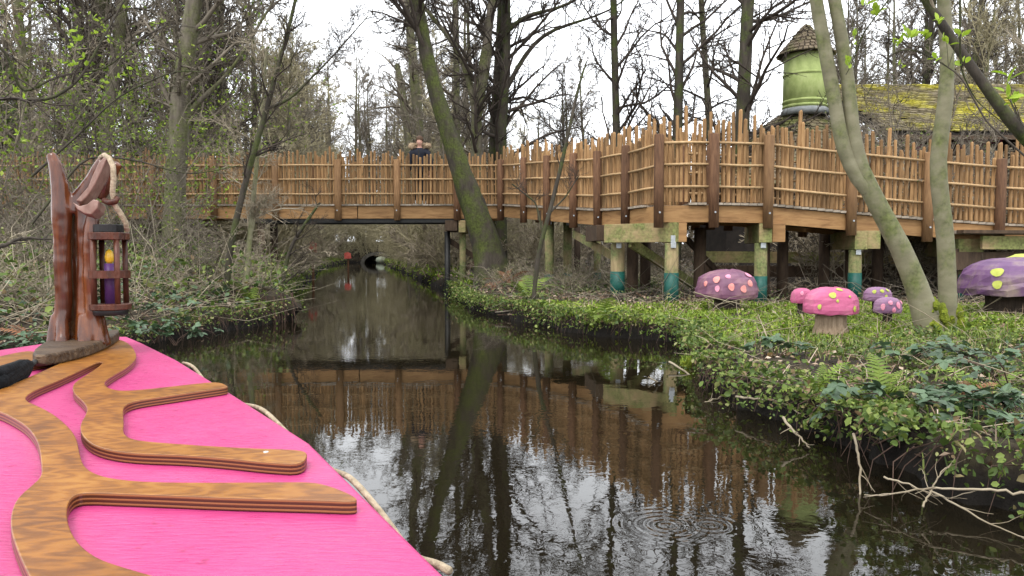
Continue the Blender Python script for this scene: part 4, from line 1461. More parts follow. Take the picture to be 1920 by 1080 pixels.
def lumpy_trunk(Q, Rr, sides, rng, rough=.07):
    V, F = tubes(Q[None], Rr[None], sides)
    c = np.repeat(Q, sides, axis=0)
    k = np.tile(np.arange(sides), len(Q))
    row = np.repeat(np.arange(len(Q)), sides)
    ph = rng.random(4) * 6.28
    f = 1 + rough * (np.sin(k * 2 * np.pi / sides * 2 + ph[0] + row * .25) * .6 + np.sin(k * 2 * np.pi / sides * 5 + ph[1] + row * .4) * .5) + rough * .5 * rng.normal(size=len(k))
    return c + (V - c) * f[:, None], F

def crown(base, rng, k=(26, 7, 6, 4), t0=.3, ang=1.0, ratio=.33, up=.25, rmin=.0045, wig=.14, catkins=0, sides=(5, 4, 3, 3), rmul=.42, L=4, r1max=.06, curve=.03):
    """base: list of (P (m,3), R (m)); returns branch accumulators"""
    acc = Acc()
    fruit = None
    lv = []
    for P0, R0 in base:
        P1, R1 = sprout(P0[None], R0[None], k[0], t0, .98, ang, ratio, 7, rmul, rmin * 2, rng, up, wig, .3, r1max, .55, curve=curve)
        lv.append((P1, R1))
    P1 = np.concatenate([q[0] for q in lv])
    R1 = np.concatenate([q[1] for q in lv])
    acc.add(*tubes(P1, R1, sides[0]))
    P2, R2 = sprout(P1, R1, k[1], .15, 1.0, .75, .45, 5, .6, rmin * 1.4, rng, .08, wig, .4, 1, .4, curve=curve)
    acc.add(*tubes(P2, R2, sides[1]))
    P3, R3 = sprout(P2, R2, k[2], .1, 1.0, .7, .5, 4, .65, rmin, rng, .05, wig, .5, 1, .3, .16)
    acc.add(*tubes(P3, R3, sides[2]))
    last = P3
    if L >= 4:
        P4, R4 = sprout(P3, R3, k[3], .1, 1.0, .65, .55, 3, .8, rmin * .8, rng, .03, wig, .6, 1, .2, .10)
        acc.add(*tubes(P4, R4, sides[3]))
        last = P4
    if catkins:
        fruit = buds(last, rng, .022, catkins)
    return acc, fruit

def tree_parts(t, base, rng, bark, twig, off, sides=10, **kw):
    tr = Acc()
    for Q, Rr in base:
        tr.add(*lumpy_trunk(Q, Rr, sides, rng, kw.pop('rough', .06) if 'rough' in kw else .06))
    link('trunk', tr.mesh('trunk', bark, True, off), t)
    acc, fruit = crown(base, rng, **kw)
    cr = link('crown', acc.mesh('crown', twig, False, off), t)
    if fruit is not None:
        V, F, A = fruit
        tag(link('catkins', fast_mesh('catkins', V - np.array(off)[None], F, 'catkin', False, A), cr), kind='stuff')

def hero(name, label, stems, Y, bark, twig, seed, n=26, sides=12, group=None, top=None, **kw):
    """stems: list of pixel paths [(px, py, width_px[, dY])]; extended above the frame to the height `top`"""
    rng = np.random.default_rng(seed)
    base = []
    root = None
    for st in stems:
        pts, rad = [], []
        for q in st:
            y = Y + (q[3] if len(q) > 3 else 0)
            pts.append(at_y(q[0], q[1], y))
            rad.append(q[2] / 2 * y / F_PX)
        if pts[0].z < pts[-1].z: pass
        else:
            pts.reverse(); rad.reverse()
        if root is None:
            g = gz(pts[0].x, pts[0].y)
            root = Vector((pts[0].x, pts[0].y, g))
            if pts[0].z > g - .1:
                pts.insert(0, Vector((pts[0].x, pts[0].y, g - .15)))
                rad.insert(0, rad[0] * 1.15)
        if top and pts[-1].z < top:
            d = (pts[-1] - pts[-2]).normalized()
            d = (d + Vector((0, 0, .5))).normalized()
            h = top - pts[-1].z
            pts.append(pts[-1] + d * h * .5 + Vector((rng.normal() * .15, rng.normal() * .15, 0)))
            rad.append(rad[-1] * .62)
            pts.append(pts[-1] + d * h * .5 + Vector((rng.normal() * .25, rng.normal() * .25, 0)))
            rad.append(.012)
        base.append(polyline(pts, rad, n))
    t = thing(name, label, 'tree', root, group)
    tree_parts(t, base, rng, bark, twig, tuple(root), sides, **kw)
    return t

# the mossy leaning tree before the bridge
lean_path = [(930, 545, 84), (924, 505, 62), (912, 455, 50), (892, 400, 44), (866, 325, 37), (838, 245, 32), (815, 165, 29), (797, 85, 27), (782, 5, 25), (768, -90, 22)]
hero('leaning_tree', 'mossy dark tree leaning left across the footbridge', [lean_path], 16.4, 'bark_leaning', 'twig_dark', 21, 34, 14, top=11, k=(22, 6, 5, 3), t0=.45, ratio=.26, catkins=250, rmin=.0085, rough=.13)
# twin-stemmed smooth tree among the toadstools
hero('forked_tree', 'smooth grey-green tree leaning left then forking, mossy foot beside the toadstools',
     [[(1748, 640, 50), (1738, 590, 46), (1716, 530, 40), (1690, 465, 37), (1655, 400, 35), (1622, 345, 33), (1602, 295, 30), (1597, 240, 26), (1594, 170, 24), (1581, 90, 23), (1565, 0, 22), (1545, -100, 22)],
      [(1628, 356, 30), (1600, 330, 29), (1580, 280, 26), (1570, 220, 25), (1558, 150, 24), (1543, 70, 23), (1529, -5, 22), (1515, -110, 20)]], 7.5,
     'bark_smooth', 'twig_dark', 22, 34, 16, top=7.0, k=(17, 6, 5, 3), t0=.5, ratio=.27, rmin=.0036, ang=.9, catkins=100, rough=.03)
hero('slender_tree', 'upright smooth grey-green trunk just right of the forked tree, moss round its foot',
     [[(1778, 600, 34), (1776, 560, 31), (1776, 480, 30), (1770, 410, 29), (1758, 340, 29), (1757, 290, 28), (1768, 230, 27), (1776, 170, 25), (1777, 90, 24), (1768, 0, 23), (1765, -100, 20)]], 7.75,
     'bark_smooth', 'twig_dark', 23, 34, 16, top=7.0, k=(14, 6, 5, 3), t0=.5, ratio=.27, rmin=.0036, ang=.9, catkins=80, rough=.03)
# moss collars
def moss_collar(px, py, d, r, h, label, seed):
    p = at_y(px, py, d)
    g = gz(p.x, p.y)
    rr = random.Random(seed)
    m = MB()
    for k in range(26):
        a = rr.uniform(0, 6.28)
        q = (p.x + math.cos(a) * r * .9, p.y + math.sin(a) * r * .9, g + rr.uniform(0, h))
        s = rr.uniform(.03, .055)
        m.ell(q, (s, s, s * 1.3), 7, 5)
    m.v = [tuple(c + rr.gauss(0, .006) for c in v) for v in m.v]
    tag(m.build('moss', 'moss', None, False), label, 'moss', kind='stuff')
moss_collar(1748, 610, 7.5, .13, .32, 'yellow-green moss round the foot of the forked tree', 1)
moss_collar(1779, 580, 7.75, .10, .22, 'yellow-green moss round the foot of the slender tree', 2)

# trees behind the ramp fence
hero('alder_tree', 'thin straight tree behind the fence, leftmost of four bare trunks against the white sky', [[(1157, 330, 15), (1155, 200, 14), (1151, 60, 13), (1150, -60, 12)]], 21, 'bark_dark', 'twig_dark', 31, top=14, k=(34, 6, 5, 3), t0=.12, ang=1.05, ratio=.21, up=.25, catkins=500, rmin=.0085)
hero('alder_tree', 'straight bare tree behind the fence, second of four trunks against the white sky', [[(1268, 330, 19), (1272, 180, 17), (1275, 60, 15), (1277, -60, 14)]], 20, 'bark_dark', 'twig_dark', 32, top=14, k=(34, 6, 5, 3), t0=.12, ang=1.0, ratio=.21, up=.3, catkins=500, rmin=.0085)
hero('alder_tree', 'slim slightly bent tree behind the fence, third of four trunks against the white sky', [[(1334, 330, 12), (1328, 200, 12), (1319, 80, 11), (1312, -60, 10)]], 22, 'bark_grey', 'twig_dark', 33, top=13, k=(28, 6, 5, 3), t0=.12, ang=1.0, ratio=.18, up=.3, catkins=400, rmin=.0085)
hero('alder_tree', 'stout dark tree behind the fence just left of the green turret', [[(1388, 330, 28), (1393, 200, 25), (1400, 60, 22), (1406, -60, 20)]], 19, 'bark_dark', 'twig_dark', 34, top=14, k=(34, 6, 5, 3), t0=.12, ang=1.0, ratio=.24, up=.15, catkins=500, rmin=.0085)
# clump behind the end of the bridge
hero('alder_tree', 'pale tree in the clump behind the bridge end, forking low', [[(897, 340, 22), (893, 250, 20), (895, 180, 18), (912, 90, 15), (921, 0, 13), (930, -80, 10)], [(893, 250, 14), (903, 170, 14), (918, 110, 12), (915, 60, 11), (930, -20, 10)], [(893, 230, 12), (880, 150, 10), (858, 90, 9), (830, 55, 8), (790, 8, 7)]], 21, 'bark_grey', 'twig_dark', 41, top=12, k=(20, 6, 5, 3), t0=.3, ratio=.24, catkins=300, rmin=.0085)
hero('alder_tree', 'dark tree in the clump behind the bridge end, left of a close pair', [[(922, 340, 20), (926, 250, 19), (934, 140, 18), (940, 60, 17), (943, -60, 15)]], 22, 'bark_dark', 'twig_dark', 42, top=14, k=(26, 6, 5, 3), t0=.25, ratio=.24, catkins=300, rmin=.0085)
hero('alder_tree', 'dark tree in the clump behind the bridge end, right of a close pair', [[(940, 340, 20), (938, 270, 19), (946, 170, 18), (950, 90, 17), (948, 0, 16), (950, -60, 15)], [(945, 175, 10), (985, 100, 8), (1020, 60, 7), (1080, 42, 5), (1150, 20, 3)], [(950, 60, 9), (985, 25, 7), (1040, 20, 6), (1100, -10, 5)]], 21.5, 'bark_dark', 'twig_dark', 43, top=14, k=(20, 7, 5, 3), t0=.2, ratio=.28, catkins=400, rmin=.0085)
hero('alder_tree', 'grey tree behind the standing person, left of the leaning tree', [[(790, 330, 20), (782, 200, 18), (772, 90, 16), (762, -40, 14)]], 31, 'bark_grey', 'twig', 44, top=13, k=(26, 6, 5, 3), t0=.2, ratio=.24, catkins=300, rmin=.0085)
hero('alder_tree', 'short grey snag leaning left behind the standing person', [[(772, 330, 17), (762, 230, 15), (750, 150, 13), (745, 120, 9)]], 34, 'bark_grey', 'twig', 45, k=(10, 5, 4, 3), t0=.4, ratio=.3, rmin=.0085)
hero('alder_tree', 'thin grey tree between the leaning tree and the dark pair', [[(858, 330, 14), (856, 200, 12), (855, 60, 11), (853, -60, 10)]], 25, 'bark_grey', 'twig', 46, top=13, k=(24, 6, 5, 3), t0=.15, ratio=.22, rmin=.0085)
# left hand trunks
hero('woodland_tree', 'broad mossy trunk behind the carved stump, leaning left at its foot', [[(112, 420, 40), (135, 290, 36), (158, 185, 34), (174, 80, 31), (190, -10, 29), (205, -100, 26)]], 22, 'bark_grey', 'twig', 51, top=14, k=(30, 6, 5, 3), t0=.2, ratio=.24, rmin=.0085)
hero('woodland_tree', 'straight grey trunk rising just right of the carved stump limbs', [[(192, 330, 25), (202, 245, 24), (212, 150, 22), (224, 60, 21), (236, -60, 19)]], 21, 'bark_grey', 'twig', 52, top=13, k=(28, 6, 5, 3), t0=.2, ratio=.24, rmin=.0085)
hero('woodland_tree', 'thick mossy trunk standing before the left end of the footbridge', [[(325, 520, 46), (325, 400, 40), (332, 290, 36), (338, 190, 34), (350, 90, 30), (366, 0, 27), (378, -80, 25)], [(335, 240, 14), (360, 200, 11), (395, 170, 8), (430, 140, 5)]], 15.2, 'bark_grey', 'twig', 53, top=11, k=(22, 6, 5, 3), t0=.3, ratio=.24, rmin=.01155)
hero('woodland_tree', 'thin upright trunk right of the thick mossy one on the left', [[(414, 330, 16), (413, 200, 15), (414, 80, 14), (412, -60, 13)]], 24, 'bark_grey', 'twig', 54, top=13, k=(28, 6, 5, 3), t0=.15, ratio=.22, rmin=.0085)
hero('woodland_tree', 'thin pale trunk at the far left edge', [[(52, 420, 18), (50, 250, 16), (42, 100, 14), (30, -40, 13)]], 19, 'bark_grey', 'twig_pale', 55, top=12, k=(26, 6, 5, 3), t0=.15, ratio=.24, rmin=.01155)
# dark leaning sapling on the left bank
hero('leaning_sapling', 'dark slender sapling arching up right from the left bank', [[(421, 590, 13), (425, 520, 12), (436, 440, 12), (455, 360, 12), (478, 280, 11), (500, 205, 10), (520, 130, 8), (540, 60, 7), (556, -10, 6)], [(500, 205, 6), (545, 185, 5), (580, 150, 4), (620, 110, 3), (690, 30, 2)]], 11.4, 'bark_dark', 'twig_dark', 56, 24, 8, k=(12, 5, 4, 3), t0=.4, ratio=.26, rmin=.003)
hero('leaning_sapling', 'pale grey sapling beside the dark one on the left bank', [[(455, 600, 12), (462, 520, 11), (470, 430, 10), (478, 340, 9), (492, 200, 7), (500, 90, 5)], [(465, 470, 6), (480, 400, 5), (500, 370, 4)]], 11.6, 'bark_smooth', 'twig_pale', 57, 24, 8, k=(14, 5, 4, 3), t0=.3, ratio=.24, rmin=.003)
hero('leaning_sapling', 'dark thin sapling rising beside the ramp, right of the leaning tree', [[(1000, 560, 9), (1010, 470, 9), (1030, 400, 8), (1050, 320, 7), (1070, 230, 6), (1085, 160, 5), (1100, 115, 3)], [(1018, 440, 4), (1005, 380, 3), (960, 345, 3)], [(1030, 400, 4), (1060, 370, 3), (1085, 330, 2)]], 11.8, 'bark_dark', 'twig_dark', 58, 22, 7, k=(4, 4, 3, 2), t0=.5, ratio=.14, rmin=.0025)
hero('leaning_sapling', 'thin dark sapling on the water edge below the left end of the bridge', [[(525, 570, 9), (535, 500, 8), (545, 460, 7), (575, 415, 6), (600, 380, 4)]], 13.6, 'bark_dark', 'twig_dark', 59, 18, 7, k=(8, 5, 4, 2), t0=.3, ratio=.3, rmin=.003)
# broken limb from a tree beyond the right edge
hero('leaning_tree', 'dark broken limb reaching in from the right edge above the house roof', [[(2040, 560, 50), (2020, 400, 46), (2000, 300, 42), (1990, 100, 36), (1985, -50, 30)], [(2005, 340, 30), (1950, 285, 27), (1905, 240, 25), (1875, 200, 23), (1852, 172, 19)]], 6.4, 'bark_dark', 'twig_pale', 60, 26, 12, top=6, k=(10, 6, 5, 3), t0=.35, ratio=.22, rmin=.0036)

# a wood of ordinary bare trees -------------------------------------------------------
def bare_tree_proto(seed, h, r0, twig, bark, **kw):
    rng = np.random.default_rng(seed)
    pts = [Vector((0, 0, -.3))]
    x = y = 0
    for k in range(1, 7):
        x += rng.normal() * .10 * h / 12
        y += rng.normal() * .10 * h / 12
        pts.append(Vector((x, y, h * k / 6)))
    rad = [r0 * 1.2, r0, r0 * .85, r0 * .66, r0 * .48, r0 * .28, .012]
    t = bpy.data.objects.new('bare_tree', None)
    COL.objects.link(t)
    tree_parts(t, [polyline(pts, rad, 18)], rng, bark, twig, (0, 0, 0), 8, **kw)
    return t
PROTO = [bare_tree_proto(101, 13, .17, 'twig', 'bark_grey', k=(32, 6, 5, 4), t0=.18, ratio=.24, up=.3, rmin=.0115),
         bare_tree_proto(102, 15, .20, 'twig_dark', 'bark_dark', k=(34, 6, 5, 4), t0=.22, ratio=.22, up=.2, rmin=.0115, catkins=400),
         bare_tree_proto(103, 11, .12, 'twig_olive', 'bark_grey', k=(30, 6, 5, 4), t0=.12, ratio=.26, up=.35, rmin=.0115),
         bare_tree_proto(104, 14, .16, 'twig', 'bark_grey', k=(34, 6, 5, 4), t0=.10, ratio=.20, up=.3, rmin=.0115)]
KINDS = ['grey-barked bare tree', 'dark-barked bare tree', 'slim olive-twigged bare tree', 'low-branched grey bare tree']
USED = {}
def place(proto, key, name, label, cat, group, loc, rz, sc):
    o = proto if key not in USED else copy_tree(proto)
    USED[key] = 1
    o.name = name
    o.location = loc
    o.rotation_euler = (0, 0, rz)
    o.scale = (sc[0], sc[0], sc[1])
    tag(o, label, cat, group)
    return o
r = random.Random(77)
spots = []
def dry(x, y, mrg=.8):
    return x < float(xl(y)) - mrg or x > float(xr(y)) + mrg or y > 70
def try_spot(px, d, gap=1.0):
    x = (px - 960) * d / F_PX
    if not dry(x, d): return False
    if any((x - a) ** 2 + (d - b) ** 2 < gap * gap for a, b in spots): return False
    spots.append((x, d))
    return True
ZONES = [('in the near wood behind the left bridge end', 30, (-250, 560), (20.8, 34), (.75, 1.05)),
         ('deep in the wood behind the left bridge end', 14, (-150, 620), (34, 62), (.9, 1.2)),
         ('behind the middle of the footbridge', 30, (520, 900), (38, 90), (.85, 1.1)),
         ('far behind the ramp bend', 26, (880, 1480), (42, 85), (.55, .95)),
         ('behind the storybook house', 44, (1540, 2200), (22.8, 44), (.7, 1.0))]
for zi, (where, num, pxr, dr, sr) in enumerate(ZONES):
    cnt = tries = 0
    while cnt < num and tries < 1500:
        tries += 1
        px, d = r.uniform(*pxr), r.uniform(*dr)
        x = (px - 960) * d / F_PX
        if 5 < x < 18 and d < 22.8: continue
        if not try_spot(px, d, 1.2): continue
        q = r.choices(range(4), (3, 2, 3, 3))[0]
        s = r.uniform(*sr)
        place(PROTO[q], ('t', q), 'bare_tree', KINDS[q] + ' ' + where, 'tree', KINDS[q] + 's ' + where, (x, d, gz(x, d) - .05), r.uniform(0, 6.28), (s, s * r.uniform(.9, 1.1)))
        cnt += 1

for k in range(16):                                     # tall trees closing the view above the tunnel
    x, y = r.uniform(-27, -7), r.uniform(69.5, 84)
    q = r.choice((0, 2, 3, 2))
    s = r.uniform(1.15, 1.5)
    place(PROTO[q], ('t', q), 'bare_tree', 'tall ' + KINDS[q] + ' beyond the canal tunnel', 'tree', KINDS[q] + 's beyond the canal tunnel', (x, y, gz(x, y) - .05), r.uniform(0, 6.28), (s, s * r.uniform(.9, 1.1)))
y = 27.0                                                # trees standing along the canal beyond the bridge
while y < 67:
    for side in (-1, 1):
        e = float(xl(y)) if side < 0 else float(xr(y))
        x = e + side * r.uniform(.4, 2.6)
        q = r.choice((0, 2, 3, 2))
        s = r.uniform(.75, 1.1) * (.8 if y < 36 else 1)
        w_ = 'lining the %s canal bank beyond the bridge' % ('left' if side < 0 else 'right')
        place(PROTO[q], ('t', q), 'bare_tree', KINDS[q] + ' ' + w_, 'tree', KINDS[q] + 's ' + w_, (x, y, gz(x, y) - .05), r.uniform(0, 6.28), (s, s))
    y += 2.6

# evergreen, ivy-clad shapes far back on the left ----------------------------------------
def leaf_cloud(centers, radii, count, size, rng, flat=.0):
    """loose leaves spread through ellipsoids: returns V, F (quads), tint"""
    idx = rng.integers(0, len(centers), count)
    d = norm(rng.normal(size=(count, 3))) * (rng.random((count, 1)) ** .45)
    c = centers[idx] + d * radii[idx]
    return leaf_quads(c, size, rng, flat)
def leaf_quads(c, size, rng, flat=0.0, up=None, fold=.25):
    n = len(c)
    s = (size * (.6 + .8 * rng.random(n)))[:, None]
    nrm = rng.normal(size=(n, 3))
    nrm[:, 2] = np.abs(nrm[:, 2]) + flat
    nrm = norm(nrm)
    a = rng.normal(size=(n, 3))
    a = norm(a - nrm * (a * nrm).sum(1, keepdims=True))
    b = np.cross(nrm, a)
    V = np.empty((n, 4, 3))
    V[:, 0] = c - a * s
    V[:, 1] = c + b * s * .55 + nrm * s * fold
    V[:, 2] = c + a * s
    V[:, 3] = c - b * s * .55 + nrm * s * fold
    # two triangles folded along the midrib
    base = (np.arange(n) * 4)[:, None]
    F = np.concatenate([base + np.array([[0, 2, 1]]), base + np.array([[0, 3, 2]])])
    t = rng.random(n)
    return V.reshape(-1, 3), F, np.repeat(t, 4)
def evergreen_proto(seed, h, rad):
    rng = np.random.default_rng(seed)
    t = bpy.data.objects.new('evergreen_tree', None)
    COL.objects.link(t)
    P, Rr = polyline([Vector((0, 0, -.3)), Vector((.1, 0, h * .5)), Vector((0, .1, h))], [.16, .11, .02], 14)
    tr = Acc()
    tr.add(*lumpy_trunk(P, Rr, 8, rng))
    link('trunk', tr.mesh('trunk', 'bark_grey', True), t)
    n = 46
    z = rng.uniform(.12, 1, n)
    a = rng.uniform(0, 6.28, n)
    rr = rad * (1.1 - z) * rng.random(n) ** .5 + .15
    C = np.stack([np.cos(a) * rr, np.sin(a) * rr, z * h], 1)
    Rd = np.stack([rng.uniform(.35, .7, n)] * 2 + [rng.uniform(.25, .5, n)], 1)
    V, F, A = leaf_cloud(C, Rd, 9000, .06, rng)
    link('crown', fast_mesh('crown', V, F, 'evergreen', False, A), t)
    return t
EV = [evergreen_proto(201, 8, 2.0), evergreen_proto(202, 6, 1.7)]
for i, (px, d, s) in enumerate([(40, 30, 1.0), (260, 36, 1.0), (-60, 26, 1.0), (330, 27, .6), (430, 30, .6), (1000, 58, .7), (10, 24, .8), (1760, 34, .8)]):
    x = (px - 960) * d / F_PX
    place(EV[i % 2], ('e', i % 2), 'evergreen_tree', ['tall loose dull green evergreen between the bare trunks behind the bridge', 'shorter dull green evergreen between the bare trunks behind the bridge'][i % 2], 'tree',
          ['taller evergreens in the wood', 'shorter evergreens in the wood'][i % 2], (x, d, gz(x, d)), r.uniform(0, 6), (s, s))

# thickets ---------------------------------------------------------------------------------
def shrub_proto(seed, nst, h, twig, spread=.6, k=(9, 6, 4), rmin=.004, lean=(0, 0), leaves=0, leafmat='herb'):
    rng = np.random.default_rng(seed)
    t = bpy.data.objects.new('thicket_shrub', None)
    COL.objects.link(t)
    a = rng.uniform(0, 6.28, nst)
    rad = rng.random(nst) ** .5 * .45
    p0 = np.stack([np.cos(a) * rad, np.sin(a) * rad, np.full(nst, -.1)], 1)
    d = norm(np.stack([np.cos(a) * spread * rng.random(nst) + lean[0], np.sin(a) * spread * rng.random(nst) + lean[1], np.ones(nst)], 1))
    m = 8
    P = np.empty((nst, m, 3))
    P[:, 0] = p0
    L = h * rng.uniform(.6, 1.15, nst)
    cur = d
    for j in range(1, m):
        cur = norm(cur + .10 * rng.normal(size=cur.shape) + np.stack([np.cos(a) * .05, np.sin(a) * .05, -.04 * np.ones(nst)], 1))
        P[:, j] = P[:, j - 1] + cur * (L / (m - 1))[:, None]
    r0 = rng.uniform(.010, .024, nst)
    Rr = r0[:, None] * np.linspace(1, .3, m)[None]
    st = Acc()
    st.add(*tubes(P, Rr, 5))
    link('stems', st.mesh('stems', twig), t)
    acc = Acc()
    P1, R1 = sprout(P, Rr, k[0], .12, 1, .8, .33, 5, .6, rmin * 1.2, rng, .1, .16, .4, 1, .5)
    acc.add(*tubes(P1, R1, 3))
    P2, R2 = sprout(P1, R1, k[1], .1, 1, .75, .5, 4, .7, rmin, rng, .03, .16, .5, 1, .3, .15)
    acc.add(*tubes(P2, R2, 3))
    P3, R3 = sprout(P2, R2, k[2], .1, 1, .7, .55, 3, .8, rmin * .8, rng, .0, .14, .6, 1, .3, .08)
    acc.add(*tubes(P3, R3, 3))
    tw = link('twigs', acc.mesh('twigs', twig), t)
    if leaves:
        pick = rng.integers(0, len(P3), leaves)
        c = P3[pick, -1]
        V, F, A = leaf_quads(c, .028 if leaves < 1000 else .042, rng)
        tag(link('leaves', fast_mesh('leaves', V, F, leafmat, False, A), tw), kind='stuff')
    return t
SH = [shrub_proto(301, 13, 3.6, 'twig_olive', k=(9, 6, 4), rmin=.0085),
      shrub_proto(302, 14, 2.8, 'twig_pale', .8, k=(8, 6, 4), rmin=.01155),
      shrub_proto(303, 12, 4.4, 'twig', .55, k=(10, 6, 4), rmin=.0085, leaves=500),
      shrub_proto(304, 16, 1.9, 'twig_pale', 1.1, k=(7, 5, 4), rmin=.0035, leaves=700, leafmat='dull_herb'),
      shrub_proto(305, 9, 6.0, 'twig', .5, k=(9, 5, 4), rmin=.0045, leaves=2200, leafmat='grass')]
SHL = ['olive many-stemmed bare shrub', 'pale spreading bare shrub', 'tall brown sparse-leaved shrub', 'low sprawling pale shrub', 'tall shrub breaking into fresh green leaf']
def shrub(q, x, y, s=1.0, sz=1.0, where=''):
    return place(SH[q], ('s', q), 'thicket_shrub', SHL[q] + ' ' + where, 'shrub', 'shrubs ' + where + ': ' + SHL[q], (x, y, max(gz(x, y), .05)), r.uniform(0, 6.28), (s, s * sz))
y = 22.0                                                # both banks beyond the bridge, arching over the water
while y < 66:
    for side in (-1, 1):
        e = float(xl(y)) if side < 0 else float(xr(y))
        for _ in range(2):
            x = e + side * r.uniform(.5, 3.6)
            shrub(r.choice((0, 0, 1, 0)), x, y + r.uniform(-.5, .5), r.uniform(.8, 1.2), r.uniform(.7, 1.05), 'on the %s canal bank beyond the bridge' % ('left' if side < 0 else 'right'))
    y += 2.2
for _ in range(34):                                     # the far end closes in
    shrub(r.choice((0, 0, 1)), r.uniform(-26, 3), r.uniform(68.8, 84), r.uniform(1.2, 1.9), 1.2, 'behind the canal tunnel')
for _ in range(24):                                      # left wood behind and under the bridge
    d = r.uniform(20.5, 34)
    x = (r.uniform(-120, 520) - 960) * d / F_PX
    if dry(x, d, .3): shrub(r.choice((0, 1, 1, 2)), x, d, r.uniform(.8, 1.3), r.uniform(.8, 1.2), 'in the wood behind the left of the bridge')
for k in range(13):                                     # leafing shrubs among the left trunks
    d = r.uniform(12, 26)
    x = (r.uniform(-120, 480) - 960) * d / F_PX
    if dry(x, d, .5) and not 17.5 < d < 20.5: shrub(4, x, d, r.uniform(.75, 1.1), r.uniform(.8, 1.2), 'on the left')
for _ in range(17):                                      # left bank before the bridge
    d = r.uniform(8.5, 18)
    x = (r.uniform(-150, 500) - 960) * d / F_PX
    if dry(x, d, .2): shrub(r.choice((2, 3, 3, 1)), x, d, r.uniform(.45, .8), r.uniform(.4, .7), 'on the left bank before the bridge')
for _ in range(6):                                      # tall veil of twigs before the left end of the bridge
    d = r.uniform(14.5, 18)
    x = (r.uniform(-60, 490) - 960) * d / F_PX
    if dry(x, d, .15): shrub(r.choice((1, 2)), x, d, r.uniform(.6, .85), r.uniform(.8, 1.05), 'just before the left end of the bridge')
for _ in range(26):                                      # behind the ramp
    d = r.uniform(22, 36)
    x = (r.uniform(950, 2000) - 960) * d / F_PX
    if not (4 < x < 18 and d < 24.5): shrub(r.choice((0, 2, 1)), x, d, r.uniform(.9, 1.2), r.uniform(.8, 1.05), 'in the wood behind the ramp')
for _ in range(9):                                      # between the ramp and the house
    d = r.uniform(14.6, 16.4)
    x = (r.uniform(1560, 1990) - 960) * d / F_PX
    shrub(r.choice((2, 2, 1)), x, d, r.uniform(.8, 1.0), r.uniform(.95, 1.25), 'between the ramp and the storybook house')
for _ in range(16):                                      # under and beside the ramp
    d = r.uniform(15.5, 21.5)
    x = (r.uniform(880, 1330) - 960) * d / F_PX
    if dry(x, d, .3): shrub(3, x, d, r.uniform(.45, .7), r.uniform(.5, .7), 'under the ramp')
# ------------------------------------------------------------------ ground cover
def scatter(n, x0, x1, y0, y1, rng, dens=None, on=.02):
    """points on dry land in a rectangle, thinned by dens(x, y) in 0..1"""
    x = rng.uniform(x0, x1, n)
    y = rng.uniform(y0, y1, n)
    h = H(x, y)
    ok = h > on
    if dens is not None:
        ok &= rng.random(n) < dens(x, y)
    return np.stack([x, y, h], 1)[ok]
def patch(x, y, a, b, lo, hi):
    """smooth 0..1 patches from the terrain noise"""
    v = nz(x * a + 3.1, y * a + b, 1, 7)
    return np.clip((v - lo) / (hi - lo), 0, 1)
def stuff(name, me, label, cat):
    return tag(link(name, me), label, cat, kind='stuff')
def frame_ok(p, pad=.25):
    """keep what the picture or a camera beside it can see"""
    t = np.abs(p[:, 0]) < p[:, 1] * (.70 + pad) + 1.0
    return p[t]
rng = np.random.default_rng(900)

def blades(c, h, wd, rng, lean=.5):
    n = len(c)
    hh = (h * (.5 + .9 * rng.random(n)))[:, None]
    a = rng.uniform(0, 6.28, n)
    d = np.stack([np.cos(a), np.sin(a), np.zeros(n)], 1)
    sd = np.stack([-np.sin(a), np.cos(a), np.zeros(n)], 1) * wd
    l = (lean * rng.random(n))[:, None]
    V = np.empty((n, 5, 3))
    up = np.array([[0, 0, 1.]])
    V[:, 0] = c - sd
    V[:, 1] = c + sd
    mid = c + up * hh * .6 + d * hh * l * .35
    V[:, 2] = mid + sd * .8
    V[:, 3] = mid - sd * .8
    V[:, 4] = c + up * hh * (1 - .35 * l) + d * hh * l
    b = (np.arange(n) * 5)[:, None]
    F = np.concatenate([b + np.array([[0, 1, 2]]), b + np.array([[0, 2, 3]]), b + np.array([[3, 2, 4]])])
    return V.reshape(-1, 3), F, np.repeat(rng.random(n), 5)

def leaf_hex(c, size, rng, flat=.4):
    """rounder leaf of six outline points folded along the midrib"""
    n = len(c)
    s = (size * (.45 + 1.1 * rng.random(n) ** 1.5))[:, None]
    nrm = rng.normal(size=(n, 3))
    nrm[:, 2] = np.abs(nrm[:, 2]) + flat
    nrm = norm(nrm)
    a = rng.normal(size=(n, 3))
    a = norm(a - nrm * (a * nrm).sum(1, keepdims=True))
    b = np.cross(nrm, a)
    wd = (.5 + .4 * rng.random((n, 1)))
    V = np.empty((n, 6, 3))
    for k, (u, v, e) in enumerate(((-1, 0, 0), (-.35, .9, .22), (.45, .75, .2), (1, 0, -.1), (.45, -.75, .2), (-.35, -.9, .22))):
        V[:, k] = c + a * s * u + b * s * v * wd + nrm * s * e
    base = (np.arange(n) * 6)[:, None]
    F = np.concatenate([base + np.array([q]) for q in ([0, 3, 2], [0, 2, 1], [0, 4, 3], [0, 5, 4])])
    return V.reshape(-1, 3), F, np.repeat(rng.random(n), 6)

